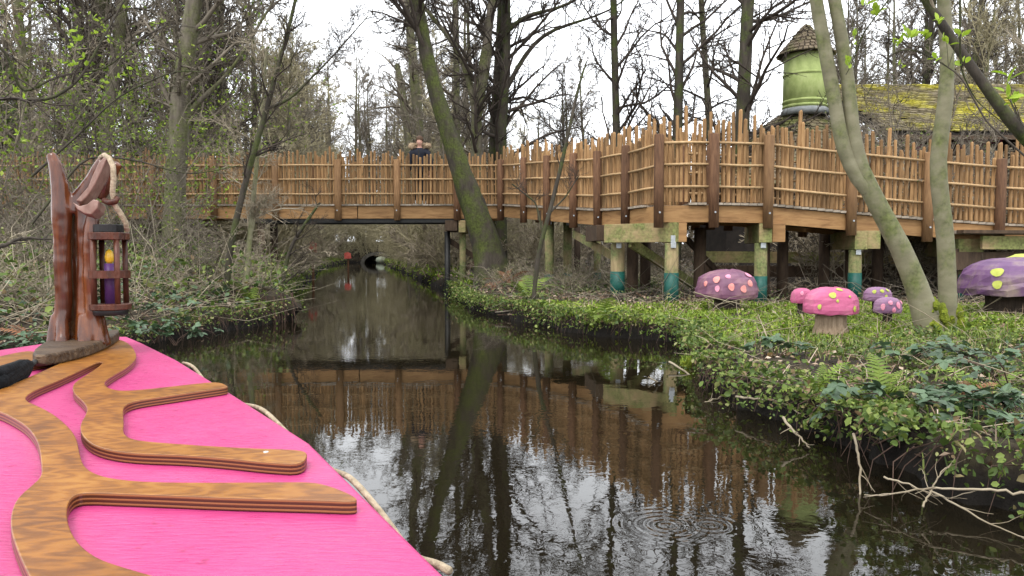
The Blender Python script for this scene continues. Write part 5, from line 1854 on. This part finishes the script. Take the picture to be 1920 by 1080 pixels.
# right bank: bright low grass and cleavers in a band behind the water edge
def bright(x, y):
    band = np.clip((y - 6.6) / 1.2, 0, 1) * np.clip((11.9 - y) / .8, 0, 1)
    return band * np.clip(.55 + patch(x, y, 1.3, 0, -.5, .4), 0, 1)
c = frame_ok(scatter(62000, 0, 9, 6.2, 12.2, rng, bright))
c[:, 2] -= .01
stuff('grass', fast_mesh('grass', *blades(c, .085, .006, rng)[:2], 'grass', False, None) if False else (lambda q: fast_mesh('grass', q[0], q[1], 'grass', False, q[2]))(blades(c, .065, .007, rng, .9)),
      'bright green grass round the toadstools on the right bank', 'grass')
def clumpy(c, rng, lift):
    """raise leaves to loose heights so that the cover has depth"""
    c = c.copy()
    b = np.clip(nz(c[:, 0] * 2.1, c[:, 1] * 2.1, 2, 9) * .5 + .5, 0, 1.3)
    c[:, 2] += rng.random(len(c)) * lift * (.25 + b)
    return c
c = clumpy(frame_ok(scatter(40000, 0, 9.5, 6.4, 12.5, rng, lambda x, y: np.clip(bright(x, y) * 1.1, 0, 1))), rng, .055)
q = leaf_quads(c, .026, rng, .7)
stuff('herb_carpet', fast_mesh('herb_carpet', q[0], q[1], 'grass', False, q[2]), 'bright green small-leaved plants carpeting the right bank', 'plants')
# nearer bank: mixed herbs, darker, with litter showing between
c = clumpy(frame_ok(scatter(60000, 1.0, 8, 2.6, 8.0, rng, lambda x, y: np.clip(.08 + .75 * patch(x, y, 1.7, 5, -.3, .8), 0, 1) * np.clip((8.0 - y) / 1.5, 0, 1))), rng, .12)
q = leaf_hex(c, .019, rng, .6)
stuff('herb_carpet', fast_mesh('herb_carpet', q[0], q[1], 'herb', False, q[2]), 'mixed green herbs and ivy covering the near right bank', 'plants')
# under the ramp and behind: sparse dull herbs
c = clumpy(frame_ok(scatter(30000, -2.2, 11, 11.3, 22, rng, lambda x, y: np.clip(.15 + .9 * patch(x, y, 1.1, 2, -.2, .6), 0, 1) * np.clip(1.2 - (x - 1) * .22, .12, 1))), rng, .22)
q = leaf_quads(c, .03, rng, .4)
stuff('herb_carpet', fast_mesh('herb_carpet', q[0], q[1], 'dull_herb', False, q[2]), 'dull green undergrowth below and behind the ramp', 'plants')
# fallen leaves
c = frame_ok(scatter(48000, -1.5, 11, 2.6, 19, rng, lambda x, y: np.clip(.35 + .6 * patch(x, y, .9, 8, -.4, .4), 0, 1)))
c[:, 2] += .008 + .03 * rng.random(len(c))
q = leaf_quads(c, .026, rng, 1.6)
stuff('leaf_litter', fast_mesh('leaf_litter', q[0], q[1], 'dead_leaf', False, q[2]), 'brown fallen leaves on the right bank and under the ramp', 'leaf litter')
# left bank
c = clumpy(frame_ok(scatter(70000, -13, -3.3, 5.5, 21, rng, lambda x, y: np.clip(.2 + .8 * patch(x, y, 1.2, 3, -.3, .5), 0, 1))), rng, .85)
q = leaf_hex(c, .034, rng, .4)
stuff('herb_carpet', fast_mesh('herb_carpet', q[0], q[1], 'herb', False, q[2]), 'dull green and yellowish undergrowth on the left bank', 'plants')
c = frame_ok(scatter(14000, -13, -3.4, 5.5, 21, rng))
c[:, 2] += .015
q = leaf_quads(c, .034, rng, 1.6)
stuff('leaf_litter', fast_mesh('leaf_litter', q[0], q[1], 'dead_leaf', False, q[2]), 'brown fallen leaves on the left bank', 'leaf litter')
# far banks
def edge_band(x, y):
    s = np.maximum(xl(y) - x, x - xr(y))
    return np.exp(-((s - .15) / .9) ** 2) * np.clip(.4 + patch(x, y, .8, 4, -.3, .5), 0, 1)
c = clumpy(scatter(90000, -18, 1, 16, 66, rng, edge_band, -.25), rng, .32)
c[:, 2] = np.maximum(c[:, 2], .03 + .1 * rng.random(len(c)))
q = leaf_quads(c, .055, rng, .4)
stuff('bank_plants', fast_mesh('bank_plants', q[0], q[1], 'grass', False, q[2]), 'fresh green plants lining the canal banks beyond the bridge', 'plants')
c = scatter(26000, -45, 30, 20, 80, rng, lambda x, y: np.clip(.5 + .5 * patch(x, y, .5, 4, -.3, .5), 0, 1))
c[:, 2] += .05
q = leaf_quads(c, .09, rng, 1.2)
stuff('leaf_litter', fast_mesh('leaf_litter', q[0], q[1], 'dead_leaf', False, q[2]), 'brown fallen leaves on the woodland floor behind', 'leaf litter')

# hanging fringe on the water edge of both banks
def fringe(n, side, y0, y1, rng):
    y = rng.uniform(y0, y1, n)
    e = xr(y) if side > 0 else xl(y)
    k = nz(y * 2.3, y * 1.1, 2, 8)
    x = e + side * (rng.normal(.05, .09, n) - .05 * np.clip(k, 0, 1))
    u = rng.random(n) ** .7
    g = np.clip(nz(y * 3.1 + 2, y * 1.7, 2, 9) + .35, 0, 1)
    x = x - side * (.03 + .10 * g) * (1 - u)
    z = .02 + (.30 + .06 * k) * np.maximum(u, 1 - 1.25 * g)
    return np.stack([x, y, z], 1)
c = np.concatenate([fringe(13000, 1, 2.6, 19, rng), fringe(6000, -1, 7, 22, rng)])
q = leaf_hex(c, .018, rng, .3)
stuff('bank_fringe', fast_mesh('bank_fringe', q[0], q[1], 'herb', False, q[2]), 'leafy fringe hanging over the water edge of the near banks', 'plants')

# grass and dead blades on the near bank, roots and dead stems hanging down the undercut
c = frame_ok(scatter(9000, 1.2, 8, 2.8, 7.2, rng, lambda x, y: patch(x, y, 1.9, 2, -.3, .6)))
q = blades(c, .13, .0045, rng, 1.3)
stuff('grass', fast_mesh('grass', q[0], q[1], 'herb', False, q[2]), 'long thin grass among the herbs of the near right bank', 'grass')
c = frame_ok(scatter(1800, .5, 8, 2.8, 12, rng))
q = blades(c, .14, .0035, rng, 2.2)
stuff('dead_grass', fast_mesh('dead_grass', q[0], q[1], 'dead_leaf', False, .5 + .5 * q[2]), 'bleached dead grass among the herbs of the right bank', 'grass')
def hanging(n, side, y0, y1, rng):
    y = rng.uniform(y0, y1, n)
    e = xr(y) if side > 0 else xl(y)
    p0 = np.stack([e + side * rng.uniform(.02, .10, n), y, .20 + .10 * rng.random(n)], 1)
    p1 = p0 + np.stack([-side * rng.uniform(.04, .14, n), rng.normal(0, .05, n), -rng.uniform(.02, .10, n)], 1)
    p2 = p1 + np.stack([-side * rng.uniform(-.02, .08, n), rng.normal(0, .06, n), -rng.uniform(.08, .22, n)], 1)
    return np.stack([p0, p1, p2], 1)
P = np.concatenate([hanging(230, 1, 2.6, 12, rng), hanging(260, -1, 7, 14, rng)])
V, F = tubes(P, np.tile([[.0035, .003, .0015]], (len(P), 1)), 4)
stuff('hanging_roots', fast_mesh('hanging_roots', V, F, 'root'), 'thin brown roots and stems hanging down the undercut banks', 'roots')

# dry stalks and small sticks lying everywhere on the banks
def stick_field(n, x0, x1, y0, y1, rng, lmin, lmax, rad, tilt, dens=None):
    c = frame_ok(scatter(n, x0, x1, y0, y1, rng, dens))
    n = len(c)
    a = rng.uniform(0, 6.28, n)
    el = rng.normal(0, tilt, n)
    L = rng.uniform(lmin, lmax, n)
    d = np.stack([np.cos(a) * np.cos(el), np.sin(a) * np.cos(el), np.abs(np.sin(el))], 1)
    bend = rng.normal(size=(n, 3)) * (L * .10)[:, None]
    c[:, 2] += .02 + .05 * rng.random(n)
    P = np.stack([c, c + d * (L * .5)[:, None] + bend, c + d * L[:, None] + bend * .4], 1)
    Rr = (rad * (.5 + rng.random(n)))[:, None] * np.array([[1, .85, .4]])
    return tubes(P, Rr, 4)
V, F = stick_field(750, 1.0, 8.5, 2.7, 12, rng, .15, .7, .0030, .35)
stuff('dry_stalks', fast_mesh('dry_stalks', V, F, 'stick_pale'), 'pale dry stalks and twigs strewn over the right bank', 'twigs')
V, F = stick_field(2400, -12, -3.4, 6.0, 18.3, rng, .3, 1.7, .0045, .6)
stuff('dry_stalks', fast_mesh('dry_stalks', V, F, 'twig_pale'), 'pale tangle of dry twigs over the left bank', 'twigs')
V, F = stick_field(900, -2, 10, 11.5, 20, rng, .3, 1.2, .0045, .4)
stuff('dry_stalks', fast_mesh('dry_stalks', V, F, 'twig'), 'brown dry twigs strewn under the ramp', 'twigs')

# ------------------------------------------------------------------ single sticks over the water edge
def stick(label, pts, d0, d1, wpx, mat='stick_pale'):
    """pixel path with distance going from d0 to d1"""
    n = len(pts)
    P = [at_y(x, y, d0 + (d1 - d0) * k / (n - 1)) for k, (x, y) in enumerate(pts)]
    rad = [max(.002, wpx / 2 * d0 / F_PX * (1 - .55 * k / (n - 1))) for k in range(n)]
    Q, Rr = polyline(P, rad, max(6, n * 4))
    for _ in range(6): Q[1:-1] = .25 * Q[:-2] + .5 * Q[1:-1] + .25 * Q[2:]
    Rr = Rr * .72
    g2 = np.random.default_rng(int(abs(pts[0][0] * 7 + pts[0][1])))
    acc = Acc()
    acc.add(*tubes((Q - Q[0])[None] + g2.normal(size=Q.shape)[None] * .003, Rr[None], 6))
    P1, R1 = sprout((Q - Q[0])[None], Rr[None], 4, .25, .95, .7, .22, 5, .55, .0012, g2, .05, .16, .4)
    acc.add(*tubes(P1, R1, 4))
    o = link('fallen_branch', acc.mesh('fallen_branch', mat, True), None, Vector(Q[0]))
    return tag(o, label, 'branch', 'dead branches along the right water edge')
stick('long pale dead branch lying along the water edge at lower right', [(1930, 925), (1850, 918), (1760, 915), (1700, 920), (1655, 930), (1620, 928)], 2.9, 3.2, 8)
stick('pale dead branch slanting down towards the lower right corner', [(1748, 920), (1800, 950), (1860, 985), (1925, 1010)], 3.1, 2.75, 6)
stick('thin dead branch forking down from the nearest clump into the water', [(1600, 815), (1615, 870), (1612, 930), (1608, 955), (1622, 970)], 3.45, 3.2, 7)
stick('short pale stick poking up left from the bank before the big fern', [(1468, 783), (1485, 805), (1500, 820), (1518, 840)], 4.25, 4.05, 8)
stick('pale forked stick dipping into the water near the middle of the right bank', [(1295, 770), (1330, 752), (1365, 738), (1400, 727)], 5.3, 5.6, 6)
stick('thin bent stick reaching from the moss tuft to the water', [(1255, 678), (1290, 700), (1340, 735), (1365, 745)], 6.9, 6.0, 6)
stick('thin horizontal stick low over the water near the moss tuft', [(1215, 708), (1250, 728), (1300, 727), (1370, 727)], 6.2, 6.3, 4)
stick('pale arching stick over the dark hollow of the right bank', [(1380, 744), (1420, 748), (1470, 752), (1510, 783)], 5.0, 4.5, 7)
stick('pale stick crossing the dark hollow below the leafy overhang', [(1655, 895), (1690, 905), (1720, 915), (1760, 930)], 3.2, 3.05, 6)
stick('upright broken stick under the leafy overhang', [(1730, 950), (1745, 920), (1760, 890), (1780, 870)], 3.0, 3.1, 6)
stick('long thin bramble cane crossing the near right bank', [(1920, 790), (1860, 760), (1800, 720), (1770, 670)], 3.9, 5.0, 5)
stick('pale cane slanting down across the near right bank', [(1560, 690), (1590, 720), (1640, 770), (1700, 820)], 5.4, 4.4, 5)
stick('thin pale cane rising left across the herbs', [(1470, 680), (1440, 640), (1430, 610), (1422, 590)], 6.4, 7.4, 4)
stick('pale stick lying before the plum toadstool', [(1300, 548), (1340, 560), (1375, 566), (1405, 574)], 9.6, 9.7, 4)

stick('dark crooked bough behind the carved stump at the left edge', [(-30, 470), (0, 464), (20, 458), (28, 446), (60, 446), (110, 450)], 5.2, 5.4, 14, 'bark_dark')
# brushwood lying at the water edge right of the leaning tree
bw = at_y(1020, 588, 12.3)
bt_ = thing('brushwood_heap', 'heap of dark wet sticks at the water edge right of the leaning tree', 'sticks', (bw.x, bw.y, .05))
rr = random.Random(15)
for k in range(22):
    a = rr.gauss(0, .35)
    L = rr.uniform(.4, 1.1)
    c_ = Vector((bw.x + rr.gauss(-.1, .18), bw.y + rr.gauss(0, .25), rr.uniform(.03, .2)))
    d = Vector((math.cos(a), math.sin(a) * .6, rr.gauss(0, .12)))
    MB().tube([c_ - d * L / 2, c_ + Vector((0, 0, rr.gauss(0, .02))), c_ + d * L / 2], [.012, .011, .006], 6).build('stick', rr.choice(('twig', 'root', 'twig_pale')), bt_)

# ------------------------------------------------------------------ ferns, brambles, tufts
def frond_mesh(seed, L, mat):
    rr = random.Random(seed)
    m = MB()
    n = 13
    pts = []
    for k in range(n + 1):
        s = k / n
        pts.append(Vector((L * s * (1 - .12 * s), rr.gauss(0, .004), L * (.75 * s - .62 * s * s))))
    m.tube(pts, [.004 * (1 - .8 * k / n) + .0006 for k in range(n + 1)], 4, False)
    for k in range(1, n):
        s = k / n
        w_ = L * .21 * math.sin(math.pi * min(1, s * .85 + .16)) * rr.uniform(.9, 1.1)
        t = (pts[k + 1] - pts[k - 1]).normalized()
        for sgn in (-1, 1):
            base = pts[k]
            out = Vector((.35 * t.x, sgn * .94, .35 * t.z - .14))
            tip = base + out * w_
            side = t * (L / n * .62)
            mid = base + out * w_ * .5 + Vector((0, 0, .006))
            m.add([base - side * .5, base + side * .5, mid + side * .42, tip, mid - side * .42], [(0, 1, 2, 4), (4, 2, 3)])
    return m.mesh('frond', mat)
FR = [frond_mesh(1, .42, 'fern_leaf'), frond_mesh(2, .34, 'fern_leaf'), frond_mesh(3, .48, 'fern_leaf')]
def fern(label, px, py, d, s, seed, n=9, group='ferns on the banks'):
    rr = random.Random(seed)
    p = at_y(px, py, d)
    p.z = max(gz(p.x, p.y), .06)
    t = thing('fern', label, 'fern', p, group)
    for k in range(n):
        o = link('frond', rr.choice(FR), t)
        o.rotation_euler = (rr.gauss(0, .15), rr.uniform(-.75, .15), 6.28 * k / n + rr.gauss(0, .25))
        q = s * rr.uniform(.75, 1.15)
        o.scale = (q, q, q)
fern('large bright fern on the near right bank above the dark overhang', 1655, 800, 4.0, .95, 1, 11)
fern('fern with yellow-green fronds left of the large bright fern', 1530, 790, 4.6, .75, 2, 9)
fern('small fern tuft at the water edge near the moss', 1390, 690, 6.7, .75, 3)
fern('fern standing at the grassy corner of the bank', 1130, 615, 9.6, 1.2, 4)
fern('fern low on the bank right of the leaning tree', 985, 560, 13.6, 1.6, 5)
fern('fern at the far right beside the slanting canes', 1850, 760, 4.4, .8, 6)
fern('fern below the slender tree', 1760, 680, 6.0, .7, 7)
fern('fern hanging over the water on the left bank', 470, 560, 11.2, 1.1, 8)

FD = [frond_mesh(11, .42, 'dead_frond'), frond_mesh(12, .36, 'dead_frond')]
def bracken(label, px, py, d, s, seed, n=9):
    rr = random.Random(seed)
    p = at_y(px, py, d)
    p.z = max(gz(p.x, p.y), .06)
    t = thing('dead_bracken', label, 'bracken', p)
    for k in range(n):
        o = link('frond', rr.choice(FD), t)
        o.rotation_euler = (rr.gauss(0, .3), rr.uniform(-.5, .35), 6.28 * k / n + rr.gauss(0, .3))
        q = s * rr.uniform(.75, 1.15)
        o.scale = (q, q, q)
bracken('reddish dead bracken at the foot of the leaning tree', 950, 545, 15.7, 2.0, 1, 12)
bracken('rusty dead bracken at the right bank beside the bramble canes', 1805, 810, 4.1, .6, 2, 8)
bracken('rusty dead bracken low on the left bank beside the stump', 62, 600, 7.2, 1.1, 3, 9)
def leaflet(m, c, d, up, L, wd):
    d = d.normalized()
    s = d.cross(up).normalized()
    u = s.cross(d)
    P = [(0, 0, 0), (.22, .34, .05), (.55, .46, .07), (.82, .26, .03), (1, 0, -.06), (.82, -.26, .03), (.55, -.46, .07), (.22, -.34, .05), (.5, 0, 0)]
    vs = [c + d * (a * L) + s * (b * wd) + u * (e * L) for a, b, e in P]
    m.add(vs, [(0, 1, 8), (1, 2, 8), (2, 3, 8), (3, 4, 8), (4, 5, 8), (5, 6, 8), (6, 7, 8), (7, 0, 8)])
def trefoil(seed):
    rr = random.Random(seed)
    m = MB()
    up = Vector((0, 0, 1))
    for a, L in ((0, .075), (75, .058), (-75, .058)):
        d = Vector((math.cos(R(a)), math.sin(R(a)), rr.uniform(-.25, .05)))
        leaflet(m, Vector((.01, 0, 0)), d, up, L * rr.uniform(.9, 1.1), L * .74)
    return m.mesh('leaf', 'bramble_leaf', smooth=False)
TF = [trefoil(k) for k in range(4)]
def bramble(label, px, py, d, s, seed, canes=3, leaves=9, group='brambles on the right bank', z=None):
    rr = random.Random(seed)
    p = at_y(px, py, d)
    p.z = max(gz(p.x, p.y), .08) if z is None else z
    t = thing('bramble', label, 'bramble', p, group)
    for c in range(canes):
        a = rr.uniform(0, 6.28)
        L = s * rr.uniform(.55, 1.0)
        pts = []
        for k in range(9):
            q = k / 8
            pts.append(Vector((math.cos(a) * L * q * .8 + rr.gauss(0, .012), math.sin(a) * L * q * .8 + rr.gauss(0, .012), L * (1.15 * q - 1.0 * q * q) + .0)))
        st = link('stem', MB().tube(pts, [.005 * (1 - .6 * k / 8) for k in range(9)], 5).mesh('stem', 'root'), t)
        for k in range(leaves):
            q = rr.uniform(.15, 1)
            i = min(7, int(q * 8))
            w_ = pts[i] + (pts[i + 1] - pts[i]) * (q * 8 - i)
            o = link('leaf', rr.choice(TF), t, w_ + Vector((rr.gauss(0, .035), rr.gauss(0, .035), rr.uniform(0, .045))))
            o.rotation_euler = (rr.gauss(0, .35), rr.gauss(.1, .3), rr.uniform(0, 6.28))
            z_ = rr.uniform(.65, 1.25)
            o.scale = (z_, z_, z_)
bl_ = [('bramble clump hanging over the dark hollow at lower right', 1700, 870, 3.75, .55), ('bramble clump right of the dark hollow', 1790, 860, 3.8, .55), ('bramble leaves at the right edge above the long branch', 1880, 850, 3.8, .6),
       ('tall bramble at the right edge before the violet toadstool', 1905, 690, 4.3, .95), ('tall bramble spray just below the slender tree', 1850, 640, 5.0, .7),
       ('bramble spray right of the forked tree foot', 1860, 720, 4.9, .65),
       ('bramble cluster at the water edge left of the dark hollow', 1640, 850, 3.85, .45), ('low bramble near the moss tuft', 1460, 710, 6.0, .45),
       ('bramble leaves at the right edge low over the water', 1915, 900, 3.45, .5), ('bramble patch at mid right bank', 1690, 720, 5.3, .55)]
for k, (lb, px, py, d, s) in enumerate(bl_):
    bramble(lb, px, py, d, s, 40 + k, 3, 9)
bl2 = [('bramble at far left beside the carved stump', 30, 560, 6.6, .9), ('bramble mass behind the carved stump', 70, 620, 6.8, .9), ('bramble sprays right of the hanging lantern', 290, 590, 8.2, .9),
       ('bramble by the boat bow at the left water edge', 330, 640, 8.0, .7), ('bramble low beside the lantern', 255, 560, 8.8, .9), ('bramble on the left bank near the pale sapling', 400, 560, 11.0, .9), ('bramble at the left edge over the black umbrella', 5, 500, 7.4, 1.2)]
for k, (lb, px, py, d, s) in enumerate(bl2):
    bramble(lb, px, py, d, s, 80 + k, 5, 9, 'brambles on the left bank')
# loose bramble-like big leaves on both banks
c = clumpy(frame_ok(scatter(9000, 1.3, 7, 2.9, 7.4, rng, lambda x, y: np.clip(patch(x, y, 1.5, 9, .1, .7) * .22 * np.clip((x - 2.2 - (y - 3) * .30), .15, 1), 0, 1))), rng, .17)
q = leaf_quads(c, .036, rng, .9)
stuff('bramble_leaves', fast_mesh('bramble_leaves', q[0], q[1], 'bramble_mass', False, q[2]), 'scattered dark bramble leaves low on the right bank', 'leaves')
c = clumpy(frame_ok(scatter(6500, -9, -3.7, 5.0, 14, rng, lambda x, y: np.clip(patch(x, y, 1.3, 9, -.2, .5), 0, .6))), rng, .5)
q = leaf_quads(c, .042, rng, .8)
stuff('bramble_leaves', fast_mesh('bramble_leaves', q[0], q[1], 'bramble_mass', False, q[2]), 'scattered dark bramble leaves low on the left bank', 'leaves')

# moss tufts at the water edge
def moss_tuft(px, py, d, rx, rz_, label, seed):
    p = at_y(px, py, d)
    rr = random.Random(seed)
    m = MB()
    m.ell((p.x, p.y, p.z), (rx, rx * .9, rz_), 16, 10)
    m.v = [tuple(c + rr.gauss(0, rx * .05) for c in v) for v in m.v]
    t = thing('moss_tuft', label, 'moss', p)
    m.build('cushion', 'moss', t)
    n = 260
    g2 = np.random.default_rng(seed)
    dd = norm(g2.normal(size=(n, 3)))
    dd[:, 2] = np.abs(dd[:, 2])
    c = np.array(tuple(Vector((0, 0, 0))))[None] + dd * np.array([[rx, rx * .9, rz_]])
    q = blades(c, rx * .5, .003, g2, 1.2)
    tag(link('sprouts', fast_mesh('sprouts', q[0], q[1], 'grass', False, q[2]), t), kind='stuff')
moss_tuft(1290, 682, 7.0, .075, .06, 'small yellow-green moss cushion at the water edge, left of two', 1)
moss_tuft(1335, 694, 6.8, .11, .075, 'yellow-green moss cushion at the water edge, right of two', 2)
moss_tuft(1570, 770, 4.7, .10, .07, 'yellow-green moss cushion left of the large bright fern', 3)

# exposed roots in the overhang of the left bank
rt = at_y(450, 590, 11.5)
t = thing('root_mound', 'dark overhanging mound of reddish roots on the left bank', 'roots', (rt.x, rt.y, .0))
m = MB()
m.ell((rt.x, rt.y + .25, .20), (.85, .55, .34), 18, 10)
rr = random.Random(5)
m.v = [tuple(c + rr.gauss(0, .035) for c in v) for v in m.v]
m.build('mound', 'soil', t)
for k in range(60):
    a = rr.uniform(-2.9, -.2)
    p = Vector((rt.x + .82 * math.cos(a), rt.y + .25 + .55 * math.sin(a), rr.uniform(.22, .46)))
    e = p + Vector((math.cos(a) * rr.uniform(.02, .14), math.sin(a) * rr.uniform(.02, .14), -rr.uniform(.22, .5)))
    MB().tube([p, (p + e) / 2 + Vector((rr.gauss(0, .03), rr.gauss(0, .03), 0)), e], [.011, .009, .004], 5).build('root', 'root', t)
# ragged nest hung in the branches above the left end of the bridge
np_ = at_y(508, 276, 20.6)
t = thing('bird_nest', 'dark ragged twig nest seen above the fence left of the person', 'nest', np_)
m = MB()
for k in range(130):
    d = Vector((rr.gauss(0, 1), rr.gauss(0, 1), rr.gauss(0, 1))).normalized()
    e = Vector((rr.gauss(0, 1), rr.gauss(0, 1), rr.gauss(0, 1))).normalized()
    c_ = np_ + Vector((d.x * .16, d.y * .14, d.z * .17))
    m.tube([c_ - e * .15, c_ + e * .03 + d * .02, c_ + e * .15], [.008, .009, .005], 4)
tag(m.build('twigs', 'twig_dark', t), kind='stuff')
MB().ell(np_, (.15, .13, .15), 10, 7).build('lining', 'black_fabric', t)
MB().tube([np_ + Vector((0, .0, -.1)), np_ + Vector((.1, .05, -1.2)), np_ + Vector((-.05, .1, -2.8))], [.02, .03, .04], 6).build('stem', 'twig', t)

# ------------------------------------------------------------------ fresh spring leaves on near twigs at upper right
LF = []
for k in range(3):
    m = MB()
    rr = random.Random(60 + k)
    leaflet(m, Vector((0, 0, 0)), Vector((1, 0, rr.uniform(-.1, .2))), Vector((0, 0, 1)), .055, .030)
    LF.append(m.mesh('leaf', 'spring_leaf'))
def sprig(label, path, tips, d, seed, wpx=4, mat='bark_dark'):
    """a thin branch given in pixels, with leaf tufts at the given pixels"""
    rr = random.Random(seed)
    P = [at_y(x, y, d + .08 * k) for k, (x, y) in enumerate(path)]
    t = thing('leafy_branch', label, 'branch', P[0], 'thin branches breaking into leaf at upper right')
    rad = [max(.0022, wpx / 2 * d / F_PX * (1 - .6 * k / (len(P) - 1))) for k in range(len(P))]
    Q, Rr = polyline(P, rad, len(P) * 4)
    link('stem', fast_mesh('stem', *tubes((Q - np.array(tuple(P[0])))[None], Rr[None], 6), mat, True), t)
    for (x, y, n, s) in tips:
        dist = [((Vector(q) - at_y(x, y, d)).length, i) for i, q in enumerate(Q)]
        near = Vector(Q[min(dist)[1]])
        c = at_y(x, y, near.y)
        if (c - near).length > .01:
            link('stem', MB().tube([near - P[0], (near + c) / 2 - P[0] + Vector((0, 0, .01)), c - P[0]], [.0022, .002, .0016], 5).mesh('stem', mat), t)
        for k in range(n):
            o = link('leaf', rr.choice(LF), t, c - P[0] + Vector((rr.gauss(0, .008), rr.gauss(0, .008), rr.gauss(0, .01))))
            o.rotation_euler = (rr.uniform(-1.2, 1.2), rr.uniform(-1.5, .1), rr.uniform(0, 6.28))
            q = s * rr.uniform(.7, 1.15)
            o.scale = (q, q, q)
D = 4.2
sprig('thin leafy branch crossing before the slender trunk towards the house roof', [(1930, 300), (1850, 230), (1800, 140), (1760, 115), (1720, 95), (1690, 90), (1660, 110), (1625, 180)],
      [(1705, 72, 6, 1.2), (1688, 82, 4, 1.0), (1735, 68, 5, 1.0), (1757, 40, 5, 1.1), (1775, 80, 5, 1.0), (1800, 65, 4, .9), (1755, 115, 4, .9), (1690, 125, 3, .8), (1675, 82, 3, .8)], D, 1)
sprig('thin leafy twig hanging at the top right of the forked tree', [(1690, -30), (1650, 20), (1620, 60), (1605, 100), (1592, 130), (1586, 140)],
      [(1622, 12, 4, 1.1), (1638, 28, 5, 1.2), (1604, 68, 6, 1.1), (1608, 82, 3, .9), (1592, 122, 5, 1.0)], 4.6, 2, 3)
sprig('leafy shoot at the right edge beside the broken limb', [(1940, 260), (1915, 230), (1898, 200), (1890, 165)], [(1892, 155, 4, 1.5), (1888, 182, 5, 1.3), (1900, 190, 3, 1.0)], 3.4, 3, 5)
sprig('dark bare twig hanging straight down at upper right with one leaf tuft', [(1800, -40), (1800, 60), (1800, 130), (1830, 190), (1880, 230)], [(1806, 120, 3, 1.0)], 4.4, 4, 4)
# little leaf tufts among the dark branches at upper left
def branch_left(label, path, tips, d, seed, wpx):
    rr = random.Random(seed)
    P = [at_y(x, y, d + .1 * k) for k, (x, y) in enumerate(path)]
    t = thing('leafy_branch', label, 'branch', P[0], 'dark near branches at upper left')
    rad = [max(.003, wpx / 2 * d / F_PX * (1 - .65 * k / (len(P) - 1))) for k in range(len(P))]
    Q, Rr = polyline(P, rad, len(P) * 4)
    off = np.array(tuple(P[0]))
    g2 = np.random.default_rng(seed)
    acc = Acc()
    acc.add(*tubes((Q - off)[None], Rr[None], 6))
    link('stem', acc.mesh('stem', 'bark_dark', True), t)
    acc = Acc()
    P1, R1 = sprout((Q - off)[None], Rr[None], 16, .1, 1, .9, .22, 6, .5, .0025, g2, .25, .14, .4)
    acc.add(*tubes(P1, R1, 4))
    P2, R2 = sprout(P1, R1, 5, .2, 1, .8, .4, 4, .6, .002, g2, .1, .14, .5)
    acc.add(*tubes(P2, R2, 3))
    link('twigs', acc.mesh('twigs', 'twig_dark'), t)
    for k in range(tips):
        c = Vector(P2[g2.integers(0, len(P2)), -1])
        for j in range(3):
            o = link('leaf', rr.choice(LF), t, c)
            o.rotation_euler = (rr.uniform(-1.2, 1.2), rr.uniform(-1.5, .3), rr.uniform(0, 6.28))
            q = rr.uniform(.7, 1.1)
            o.scale = (q, q, q)
branch_left('dark near branch sweeping up right across the upper left trunks', [(-60, 200), (0, 182), (95, 190), (150, 150), (200, 60), (250, -30)], 14, 5.5, 11, 9)
branch_left('thin dark branch crossing behind the first at upper left', [(-40, 60), (10, 90), (40, 180), (110, 140), (200, 130), (265, 70), (330, 40)], 12, 6.0, 12, 6)
branch_left('long thin branch rising from the stump towards the sky at left', [(60, 330), (150, 250), (220, 180), (330, 130), (420, 140)], 6, 7.5, 13, 5)
branch_left('pale drooping branch before the left end of the fence', [(60, 420), (160, 290), (260, 300), (350, 330), (450, 310)], 4, 8.5, 14, 5)
